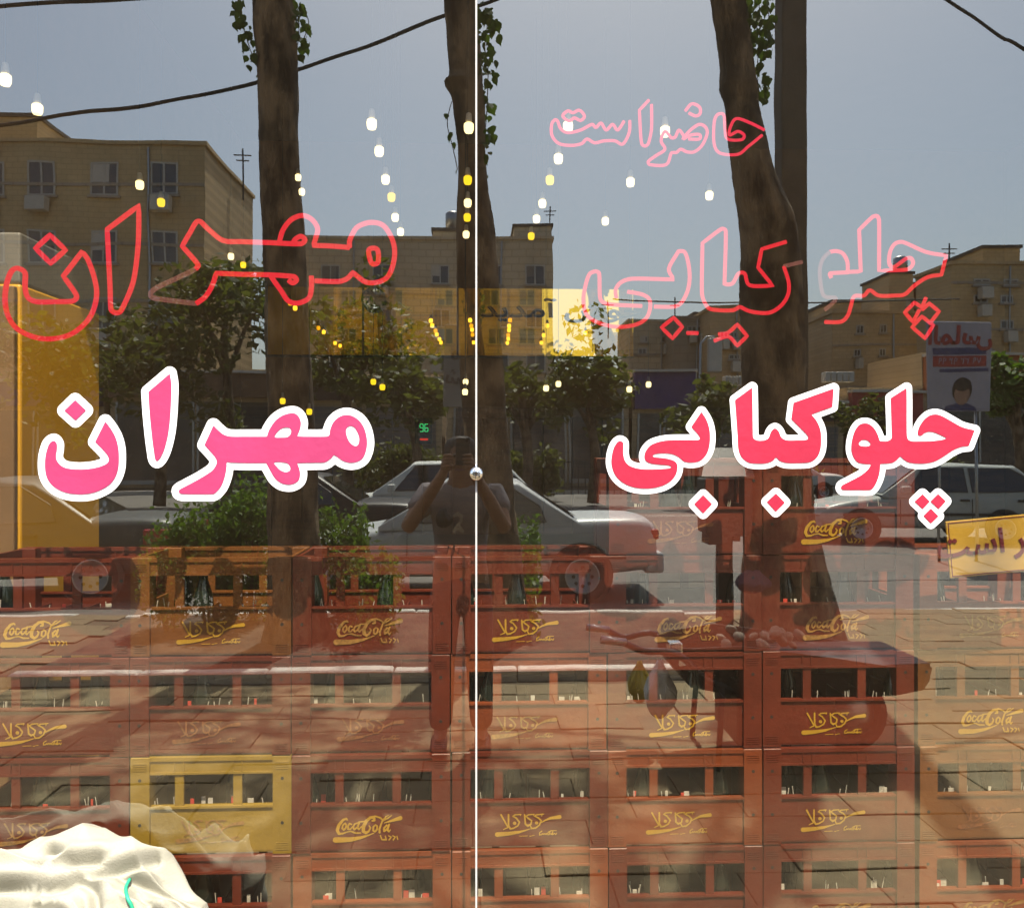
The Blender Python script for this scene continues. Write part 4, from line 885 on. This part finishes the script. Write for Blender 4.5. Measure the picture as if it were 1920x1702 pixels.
# ================================================================== STREET: the photographer
def skinned(name, verts, edges, m, parent, root=0, sub=2):
    me = bpy.data.meshes.new(name); me.from_pydata([v[:3] for v in verts], edges, []); me.materials.append(m)
    o = bpy.data.objects.new(name, me); COL.objects.link(o); o.parent = parent
    md = o.modifiers.new('skin', 'SKIN'); md.use_smooth_shade = True
    for i, v in enumerate(verts):
        sv = me.skin_vertices[0].data[i]; sv.radius = (v[3], v[4] if len(v) > 4 else v[3]); sv.use_root = (i == root)
    o.modifiers.new('sub', 'SUBSURF').render_levels = sub; return o
PXc = -.085
pn = empty('person', (PXc, -2.56, 0)); tag(pn, 'person in grey T-shirt holding a phone up to photograph the window', 'person')
# local frame: +y faces the glass, head at the top
SH = 1.395
def arm(s):   # s=-1 image left (their right arm), +1 image right
    sx = .185*s; el = (-.29 if s < 0 else .245, .12, 1.215); wr = (-.085+.0 if s < 0 else .075, .335, 1.515)
    hand = (-.062 if s < 0 else .052, .365, 1.575)
    return (sx, .0, SH), el, wr, hand
Bv = [(0, 0, .95, .135, .105), (0, 0, 1.12, .135, .10), (0, 0, 1.27, .155, .11), (0, 0, 1.385, .12, .085), (0, .01, 1.455, .058, .058), (0, .03, 1.53, .068, .072), (0, .035, 1.60, .076, .094), (0, .025, 1.665, .07, .085), (0, .02, 1.70, .04, .05)]
Be = [(i, i+1) for i in range(8)]
for s in (-1, 1):
    sh, el, wr, hd = arm(s); n = len(Bv)
    Bv += [(*sh, .062), (*((Vector(sh)+Vector(el))/2), .052), (*el, .043), (*((Vector(el)*.5+Vector(wr)*.5)), .040), (*wr, .029), (*hd, .033, .018)]
    Be += [(3, n), (n, n+1), (n+1, n+2), (n+2, n+3), (n+3, n+4), (n+4, n+5)]
    hnd = n+5
    for k in range(4):
        a = Vector(hd) + Vector((s*.012, .012, .032-.018*k)); q = len(Bv)
        Bv += [(*a, .0095), (*(a+Vector((-s*.004, .032, .006))), .0088), (*(a+Vector((-s*.030, .040-.002*k, .006))), .0080), (*(a+Vector((-s*.045, .034, .004))), .007)]
        Be += [(hnd, q), (q, q+1), (q+1, q+2), (q+2, q+3)]
    a = Vector(hd) + Vector((-s*.006, -.006, -.035)); q = len(Bv)
    Bv += [(*a, .011), (*(a+Vector((-s*.026, -.012, .012))), .0095), (*(a+Vector((-s*.045, -.010, .030))), .008)]; Be += [(hnd, q), (q, q+1), (q+1, q+2)]
    n = len(Bv)   # legs
    Bv += [(.085*s, 0, .88, .085), (.10*s, .02, .50, .060), (.105*s, -.01, .30, .055), (.11*s, -.02, .10, .040), (.12*s, .05, .045, .042, .034), (.13*s, .14, .035, .036, .026)]
    Be += [(0, n)] + [(n+i, n+i+1) for i in range(5)]
skinned('body', Bv, Be, M['skin'], pn)
Sv = [(0, 0, .955, .150, .125), (0, 0, 1.10, .155, .122), (0, 0, 1.27, .172, .125), (0, 0, 1.385, .135, .098), (0, .005, 1.43, .075, .072)]; Se = [(0, 1), (1, 2), (2, 3), (3, 4)]
for s in (-1, 1):
    sh, el, wr, hd = arm(s); n = len(Sv); m_ = Vector(sh)*.42 + Vector(el)*.58
    Sv += [(*sh, .080), (*((Vector(sh)+m_)/2), .076), (*m_, .074)]; Se += [(3, n), (n, n+1), (n+1, n+2)]
skinned('shirt', Sv, Se, M['shirt'], pn)
Tv = [(0, 0, .99, .148, .120), (0, 0, .90, .15, .125)]; Te = [(0, 1)]
for s in (-1, 1):
    n = len(Tv); Tv += [(.09*s, 0, .80, .098), (.105*s, .02, .50, .082), (.11*s, -.01, .28, .074), (.115*s, -.015, .09, .066)]; Te += [(1, n), (n, n+1), (n+1, n+2), (n+2, n+3)]
skinned('trousers', Tv, Te, M['trousers'], pn)
MB().lathe([(.079, -.015), (.088, .02), (.086, .055), (.070, .085), (.035, .102), (.006, .105)], (0, .012, 1.615), 20).build('hair', M['hair'], pn, True)
MB().add([(-.010, .118, 1.585), (.010, .118, 1.585), (0, .148, 1.572), (0, .112, 1.622), (-.017, .115, 1.566), (.017, .115, 1.566)], [(0, 2, 3), (2, 1, 3), (4, 2, 0), (1, 2, 5), (4, 5, 2)]).build('nose', M['skin'], pn, True)
for s in (-1, 1):
    MB().lathe([(.002, -.01), (.011, -.006), (.011, .004), (.002, .008)], (s*.028, .118, 1.612), 10, 'Y').build('eye', M['hair'], pn, True)
    MB().lathe([(.006, -.008), (.02, -.006), (.024, .006), (.012, .01)], (s*.080, .02, 1.595), 10, 'X').build('ear', M['skin'], pn, True)
    bevel(MB().box(*sorted((s*.075, s*.165)), -.06, .19, .0, .075).build('shoe', M['black'], pn), .03, 3)
MB().tube([(-.025, .119, 1.535), (0, .124, 1.531), (.025, .119, 1.535)], .005, 6).build('mouth', M['mauve'], pn, True)
E = [[(-22, 30, 6), (0, 40, 10), (22, 30, 9), (18, 5, 8), (-5, -15, 7), (-25, -40, 6)], [(-25, -40, 7), (0, -30, 6), (28, -40, 9)], [(5, -10, 6), (26, -38, 6)]]
xs, ys, X, Y = grid((-40, -60, 40, 60), 1.5, 4); vs, fs = cut(sdf_strokes(X, Y, E), xs, ys, lambda x, y: (x*.0009-.012, .1285+.0, 1.255 + y*.0011))
film('shirt_emblem', vs, fs, M['cream'], pn, .004)
phn = empty('phone', (-.066, -2.178, 1.64)); tag(phn, 'black phone held up by the person', 'phone')
bevel(MB().box(-.036, .036, -.009, .0, -.078, .062).build('case', M['black'], phn), .006, 3)
bevel(MB().box(.008, .030, .0, .0025, .022, .056).build('camera_bump', M['darkmetal'], phn), .003)
MB().lathe([(.006, .0026), (.006, .0042)], (.019, 0, .046), 14, 'Y').build('lens', M['carglass'], phn)
cloth_blob('shoulder_bag', 'dark rounded pouch hanging at the chest of the person', 'bag', M['black'], (PXc-.085, -2.42, 1.32), .045, .03, .085, .3, 8)
random.seed(33)

# ================================================================== STREET: buildings across the road
def brick_wall(name, c1, c2, sc):
    m = bpy.data.materials.new(name); m.use_nodes = True; n = m.node_tree; b = n.nodes['Principled BSDF']
    g = n.nodes.new('ShaderNodeNewGeometry'); mp = n.nodes.new('ShaderNodeMapping'); mp.inputs['Rotation'].default_value = (math.pi/2, 0, 0); n.links.new(g.outputs['Position'], mp.inputs[0])
    br = n.nodes.new('ShaderNodeTexBrick'); br.inputs['Scale'].default_value = sc; br.inputs['Color1'].default_value = (*c1, 1); br.inputs['Color2'].default_value = (*c2, 1); br.inputs['Mortar'].default_value = (c1[0]*.7, c1[1]*.7, c1[2]*.7, 1)
    no = n.nodes.new('ShaderNodeTexNoise'); no.inputs['Scale'].default_value = .35; no.inputs['Detail'].default_value = 5; n.links.new(g.outputs['Position'], no.inputs['Vector'])
    mx = n.nodes.new('ShaderNodeMixRGB'); mx.blend_type = 'MULTIPLY'; mx.inputs[0].default_value = .6; n.links.new(mp.outputs[0], br.inputs['Vector']); n.links.new(br.outputs['Color'], mx.inputs[1]); n.links.new(no.outputs['Fac'], mx.inputs[2])
    rr = n.nodes.new('ShaderNodeValToRGB'); rr.color_ramp.elements[0].color = (.72, .70, .68, 1); rr.color_ramp.elements[0].position = .3; rr.color_ramp.elements[1].position = .65
    n.links.new(no.outputs['Fac'], rr.inputs[0]); n.links.new(rr.outputs[0], mx.inputs[2]); n.links.new(mx.outputs[0], b.inputs['Base Color']); b.inputs['Roughness'].default_value = .85
    return m
BW = dict(tan=brick_wall('tan_brick', (.56, .41, .22), (.50, .36, .19), .9), grey=brick_wall('grey_render', (.58, .48, .34), (.54, .45, .32), .5), brown=brick_wall('brown_brick', (.56, .41, .24), (.50, .36, .20), .9), pale=brick_wall('pale_stone_wall', (.36, .31, .25), (.33, .28, .22), .4), redw=brick_wall('red_brown_wall', (.34, .16, .10), (.3, .14, .09), .7))
def building(label, blocks, wm, D, depth, wins, cat='building', bars=True):
    """blocks: (px0, px1, ytop, setback) ; wins: (px0, py0, px1, py1)"""
    c = V((blocks[0][0]+blocks[0][1])/2, 851, D); e = empty('apartment_building', (c.x, -D, 0)); tag(e, label, cat, 'buildings across the road'); lo = e.location
    for i, (p0, p1, yt, sb) in enumerate(blocks):
        a, b2 = V(p0, yt, D+sb), V(p1, yt, D+sb); top = (a.z+b2.z)/2
        MB().box(a.x-lo.x, b2.x-lo.x, -sb-depth, -sb, -.1 if i == 0 or sb == 0 else 6, top).build('wall', BW[wm], e)
        MB().box(a.x-lo.x-.12, b2.x-lo.x+.12, -sb-depth-.12, -sb+.12, top+.003, top+.22).build('parapet', M['roof_tar'] if i else BW[wm], e)
    a, b2 = V(blocks[0][0], blocks[0][2], D), V(blocks[0][1], blocks[0][2], D)
    for k in range(max(1, int((b2.x-a.x)/7))):
        xx = a.x-lo.x + (k+.5)*(b2.x-a.x)/max(1, int((b2.x-a.x)/7)) + random.uniform(-1.2, 1.2); MB().tube([(xx, .08, 0), (xx, .08, a.z)], .06, 6).build('drain_pipe', M['steel'], e)
    for zz in np.arange(3.4, a.z-1, 3.1): MB().box(a.x-lo.x, b2.x-lo.x, .002, .07, zz, zz+.16).build('floor_band', BW['pale'], e)
    for p0, y0, p1, y1 in wins:
        a, b2 = V(p0, y1, D), V(p1, y0, D); x0, x1, z0, z1 = a.x-lo.x, b2.x-lo.x, a.z, b2.z; f = min(.09, (x1-x0)*.12)
        wd = MB().box(x0, x1, .004, .06, z1-f, z1).box(x0, x1, .004, .06, z0, z0+f).box(x0, x0+f, .004, .06, z0+f, z1-f).box(x1-f, x1, .004, .06, z0+f, z1-f).box((x0+x1)/2-f/2, (x0+x1)/2+f/2, .004, .055, z0+f, z1-f).build('window', M['wframe'], e)
        MB().box(x0+f, x1-f, .004, .02, z0+f, z1-f).build('pane', M['pane'], wd)
        MB().box(x0-.12, x1+.12, .004, .16, z0-.13, z0-.003).build('sill', BW['pale'], wd)
        rv = random.random()
        if rv < .45: MB().box(x0+f, x0+f+(x1-x0-2*f)*random.uniform(.3, .9), .021, .03, z0+f+(z1-z0)*random.choice((0, 0, .35)), z1-f).build('curtain', M['cream'] if rv < .22 else M['shutter'], wd)
        if rv > .70: bevel(MB().box(x0+(x1-x0)*.15, x0+(x1-x0)*.85, .165, .75, z0-.95, z0-.2).build('air_cooler', M['wframe'], wd), .03)
    return e
def rowwins(xs, y0, y1, wpx): return [(x, y0, x+wpx, y1) for x in xs]
building('brown brick building at the far left with three windows', [(-420, 385, 268, 0), (-420, 70, 215, 5)], 'tan', 44, 9.5, rowwins((-40, 53, 171, 284), 306, 367, 50) + rowwins((-40, 53, 171, 284), 432, 492, 50) + rowwins((-40, 53, 171, 284), 560, 620, 50))
building('grey flat-roofed building in the middle with rooftop boxes', [(560, 1035, 449, 0), (812, 890, 434, 3), (962, 1034, 427, 1)], 'grey', 58, 14, rowwins((600, 700, 808, 906, 984), 497, 533, 36) + rowwins((600, 700, 808, 918, 984), 580, 616, 36) + rowwins((600, 700, 808, 918, 984), 663, 697, 36))
building('low grey building left of the right trunk', [(1180, 1290, 603, 0)], 'grey', 66, 6, rowwins((1196, 1246), 652, 664, 16) + rowwins((1246, 1210), 692, 706, 12) + rowwins((1200, 1240), 630, 642, 14))
building('pale narrow building with a stair tower', [(1262, 1332, 596, 0), (1300, 1326, 588, 2)], 'pale', 63, 10, rowwins((1304, 1286), 610, 622, 18))
building('brown building directly left of the right trunk', [(1330, 1394, 577, 0), (1345, 1440, 592, 3)], 'brown', 60, 5, rowwins((1368, 1348), 622, 634, 18) + rowwins((1366,), 666, 676, 22))
building('pale building low behind the right trunk', [(1440, 1560, 608, 0)], 'pale', 72, 10, rowwins((1520, 1540), 640, 655, 10))
building('brown stepped building right of the post', [(1561, 1740, 590, 0), (1561, 1612, 570, 1.5), (1669, 1714, 514, 2), (1650, 1745, 556, 4)], 'brown', 60, 5, rowwins((1604, 1650), 610, 626, 14) + rowwins((1602, 1650), 656, 670, 12) + rowwins((1700,), 560, 576, 14))
building('tall tan building at the right edge with a rooftop block', [(1785, 2300, 498, 0), (1842, 1912, 466, 2.5)], 'tan', 52, 4.5, rowwins((1824, 1880, 1960), 522, 534, 30) + rowwins((1824, 1874, 1960), 552, 568, 26) + rowwins((1874, 1960), 600, 618, 28) + rowwins((1780, 1830), 640, 656, 26))
building('red-brown building between the stepped and the tall building', [(1722, 1800, 534, 0)], 'redw', 62, 5, rowwins((1740, 1765), 600, 614, 14))
random.seed(5)
# rooftop odds and ends: tanks and aerials
for lab, px, py, D in (('grey rooftop water tank on the middle building', 850, 434, 66), ('rooftop water tank on the stepped building', 1690, 514, 66)):
    p = V(px, py, D); o = MB().lathe([(.6, 0), (.6, 1.1), (.45, 1.25), (.1, 1.3)], (p.x, -D, p.z+.2), 16).build('water_tank', M['steel'], None, True); tag(o, lab, 'tank', 'rooftop tanks')
for i, (px, py, D) in enumerate(((1140, 600, 66), (1265, 592, 66), (1780, 500, 55), (455, 330, 50), (1030, 428, 62))):
    p = V(px, py, D); o = MB().tube([(p.x, -D, p.z-1.5), (p.x, -D, p.z+1.6)], .05, 5).box(p.x-.5, p.x+.5, -D-.03, -D+.03, p.z+1.2, p.z+1.26).box(p.x-.35, p.x+.35, -D-.03, -D+.03, p.z+.9, p.z+.96).build('roof_aerial', M['darkmetal'])
    tag(o, ['aerial above the low grey building', 'aerial above the pale narrow building', 'aerial on the tall tan building', 'aerial behind the far left building', 'aerial at the corner of the middle building'][i], 'aerial', 'rooftop aerials')

# shops across the road
SD = 38.0
def shop(px0, px1, ytop, label, fas, fas_y, parts):
    a, b2 = V(px0, ytop, SD), V(px1, ytop, SD); e = empty('street_shop', ((a.x+b2.x)/2, -SD, 0)); tag(e, label, 'shop', 'shops across the road'); hw2 = (b2.x-a.x)/2; top = a.z
    MB().box(-hw2, hw2, -6, -.4, 0, top).build('wall', BW['brown'], e)
    f1, f0 = V(px0, fas_y[0], SD).z, V(px0, fas_y[1], SD).z
    MB().box(-hw2+.05, hw2-.05, -.4, 0, f0, f1).build('fascia', fas, e)
    MB().box(-hw2, hw2, -.4, .25, f1, f1+.12).build('cornice', M['cream'], e)
    n = max(2, int(hw2*2/2.6)); wd = (hw2*2-.4)/n
    for k in range(n):
        x = -hw2+.2+k*wd
        if parts == 'shutter':
            for j in range(int((f0-.4)/.3)): MB().box(x+.1, x+wd-.1, -.4, -.34+.015*(j % 2), .25+j*.3, .25+j*.3+.27).build('shutter_slat', M['shutter'], e)
        else:
            fr_ = MB().box(x+.05, x+wd-.05, -.4, -.32, .2, .4).box(x+.05, x+.15, -.4, -.32, .4, f0-.2).box(x+wd-.15, x+wd-.05, -.4, -.32, .4, f0-.2).build('shop_window', M['steel'], e); MB().box(x+.15, x+wd-.15, -.4, -.36, .4, f0-.2).build('pane', M['pane'], fr_)
    return e
shop(-330, 190, 700, 'dark shop at the far left across the road', M['sign_blue'], (715, 760), 'glass')
shop(200, 520, 690, 'brown shop behind the straight trunk across the road', M['wood'], (700, 745), 'glass')
shop(530, 830, 700, 'dark red shop left of the joint across the road', M['barrow'], (712, 750), 'shutter')
shop(840, 1180, 715, 'grey shop behind the glass joint trunk across the road', M['shutter'], (720, 755), 'glass')
shop(1187, 1306, 690, 'shop with purple fascia left of the right trunk', M['sign_purple'], (697, 765), 'glass')
shop(1315, 1590, 745, 'low shop behind the right trunk', M['barrow'], (755, 790), 'shutter')
shop(1598, 1730, 725, 'shop with dark red fascia right of the post', M['sign_red'], (735, 790), 'shutter')
shop(1735, 2150, 660, 'shop with red and orange fascia at the right edge', M['sign_orange'], (668, 735), 'glass')
for i, (x0, x1, y0, y1) in enumerate(((1548, 1606, 698, 716), (1360, 1392, 706, 722))):
    a, b2 = V(x0, y1, SD-.2), V(x1, y0, SD-.2); e = empty('roof_cooler_row', ((a.x+b2.x)/2, -SD+.2-.3, a.z)); tag(e, ['row of pale rooftop coolers right of the post', 'row of pale rooftop coolers left of the right trunk'][i], 'coolers', 'rooftop cooler rows'); n = 5; wd = (b2.x-a.x)/n
    for k in range(n): bevel(MB().box(-(b2.x-a.x)/2+k*wd+.03, -(b2.x-a.x)/2+(k+1)*wd-.03, -.3, .3, 0, b2.z-a.z).build('cooler', M['cream'], e), .03)

# poster stand with the reversed-in-reflection lettering
PD = 11.0
a, b2 = V(1738, 770, PD), V(1858, 604, PD)
ps = empty('poster_stand', ((a.x+b2.x)/2, -PD, 0)); tag(ps, 'white advertising panel with red lettering at the right', 'sign'); hw2 = (b2.x-a.x)/2; z0, z1 = a.z, b2.z; hh = z1-z0
bevel(MB().box(-hw2, hw2, -.05, 0, z0, z1).build('panel', M['sign_white'], ps), .02, 3)
for x in (-hw2*.6, hw2*.6): MB().tube([(x, -.03, ZR), (x, -.03, z0)], .025, 8).build('leg', M['steel'], ps, True)
t = text_mesh('lettering', AR['almas'], .40, M['sign_red'], ps, .003, .012); t.rotation_euler = (math.pi/2, 0, math.pi); t.location = (0, .006, z1-.24)
MB().box(-hw2*.82, hw2*.82, 0, .004, z1-.52, z1-.42).build('blue_band', M['sign_blue'], ps)
MB().box(-hw2*.82, hw2*.82, 0, .004, z1-.70, z1-.54).build('red_band', M['sign_red'], ps)
MB().box(-hw2*.6, hw2*.9, 0, .004, z1-.78, z1-.73).build('blue_line', M['sign_blue'], ps)
t = text_mesh('telephone_number', '\u06F7\u06F9 \u06F2\u06F2 \u06F9\u06F4 \u06F9\u06F9', .14, M['sign_white'], ps, .002); t.rotation_euler = (math.pi/2, 0, math.pi); t.location = (0, .008, z1-.62)
cx = .06
def oval(ax, az, zc, n=24, z_lo=-9): return [(cx+ax*math.cos(2*math.pi*k/n), max(z_lo, zc+az*math.sin(2*math.pi*k/n))) for k in range(n)]
MB().prism([(cx-.30, z0+.01), (cx+.24, z0+.01), (cx+.22, z0+.07), (cx+.09, z0+.13), (cx-.10, z0+.13), (cx-.27, z0+.08)], .0, .004).build('printed_shoulders', M['sign_blue'], ps)
MB().prism(oval(.155, .20, z0+.34), .0042, .0065).build('printed_head_shape', M['hair'], ps)
MB().prism(oval(.125, .165, z0+.27), .0067, .009).build('printed_face_shape', mat('printed_skin', (.30, .18, .13), .6, .1, 5), ps)
MB().prism([(x, z) for x, z in oval(.135, .10, z0+.43)], .0092, .011).build('printed_fringe', M['hair'], ps)
# grey banner behind the joint
a, b2 = V(832, 762, 17), V(890, 610, 17); bn = empty('banner', ((a.x+b2.x)/2, -17, 0)); tag(bn, 'grey vertical banner with dark lettering left of the joint', 'banner'); hw2 = (b2.x-a.x)/2
bevel(MB().box(-hw2, hw2, -.03, 0, a.z, b2.z).build('cloth', M['shutter'], bn), .01); MB().tube([(0, -.06, ZR), (0, -.06, b2.z+.1)], .04, 8).build('post', M['iron'], bn, True)
t = text_mesh('lettering', '\uFEEE\uFEB7', .5, M['iron'], bn, .003, .01); t.rotation_euler = (math.pi/2, 0, math.pi); t.location = (0, .006, a.z+.65)
t = text_mesh('lettering', '\uFE8E\uFEE3', .5, M['iron'], bn, .003, .01); t.rotation_euler = (math.pi/2, 0, math.pi); t.location = (0, .006, a.z+1.2)

# lamp post, fence, median hedge, far trees
lp = empty('street_lamp', V(1312, 880, 33)); lp.location.z = 0; tag(lp, 'thin street lamp post left of the right trunk', 'lamp post')
zt = V(1312, 645, 33).z
MB().tube([(0, 0, 0), (0, 0, zt), (.25, 0, zt+.3), (.6, 0, zt+.3)], [.09, .06, .05, .04], 8).build('post', M['steel'], lp, True); bevel(MB().box(.3, .9, -.15, .15, zt-1.2, zt+.22).build('lamp_head', M['cream'], lp), .05)
fe = empty('iron_fence', V(1150, 905, 31)); fe.location.z = 0; tag(fe, 'black iron railing on the far side of the road', 'fence')
for k in range(-40, 61): MB().tube([(k*.28, 0, .05), (k*.28, 0, 1.45)], .022, 5).build('bar', M['iron'], fe)
MB().box(-11.2, 16.8, -.02, .02, 1.25, 1.30).box(-11.2, 16.8, -.02, .02, .2, .25).build('rail', M['iron'], fe)
def far_bush(lab, px0, px1, yt, D, n):
    a, b2 = V(px0, yt, D), V(px1, yt, D); bush('far_hedge', lab, ((a.x+b2.x)/2, -D), (b2.x-a.x)/2, .8, a.z, n, M['far_leaf'], .22, 'hedges across the road')
far_bush('dark clipped hedge right of the joint across the road', 935, 1045, 843, 29, 2600); far_bush('hedge left of the joint across the road', 640, 830, 835, 30, 2600); far_bush('hedge behind the right trunk across the road', 1330, 1530, 832, 30, 2200); far_bush('hedge at the right across the road', 1600, 1790, 812, 30, 2400)
def far_tree(lab, px, yc, rpx, D, n, leafm='far_leaf', size=.30):
    c = V(px, yc, D); r = rpx*(D+2.15)/F; e = empty('roadside_tree', (c.x, -D, 0)); tag(e, lab, 'tree', 'trees across the road')
    MB().tube(crv([(0, 0, 0), (.1, .05, c.z*.4), (-.08, 0, c.z*.8), (0, 0, c.z)], 4), [.20-.009*i for i in range(13)], 8, jit=.06).build('trunk', M['bark'], e, True)
    for k in range(4):
        a = k*1.6+.4; MB().tube([(0, 0, c.z*.62), (math.cos(a)*r*.35, math.sin(a)*r*.35, c.z*.85), (math.cos(a)*r*.7, math.sin(a)*r*.6, c.z+.1*r)], [.09, .06, .025], 6).build('limb', M['bark'], e, True)
    crown(Vector((0, 0, c.z)), r*1.02, n, M[leafm], size, 'crown', e)
far_tree('dark leafy tree in front of the far left building', 425, 570, 115, 27, 2200)
far_tree('leafy tree at the far left across the road', 110, 680, 110, 26, 1900)
far_tree('leafy tree between the left building and the straight trunk', 300, 700, 105, 25, 1900)
far_tree('leafy tree right of the straight trunk', 650, 640, 120, 26, 2000)
far_tree('leafy tree left of the joint before the middle building', 775, 735, 80, 24, 1300)
far_tree('leafy tree right of the joint before the middle building', 985, 730, 80, 25, 1700)
far_tree('tall leafy tree at the corner of the middle building', 1110, 720, 85, 26, 1700)
far_tree('small sparse tree right of the purple shop', 1330, 775, 55, 24, 900)
far_tree('young tree right of the post', 1650, 785, 50, 27, 900)
far_tree('bright small tree at the right edge', 1905, 720, 70, 21, 1600, 'hedge', .3)
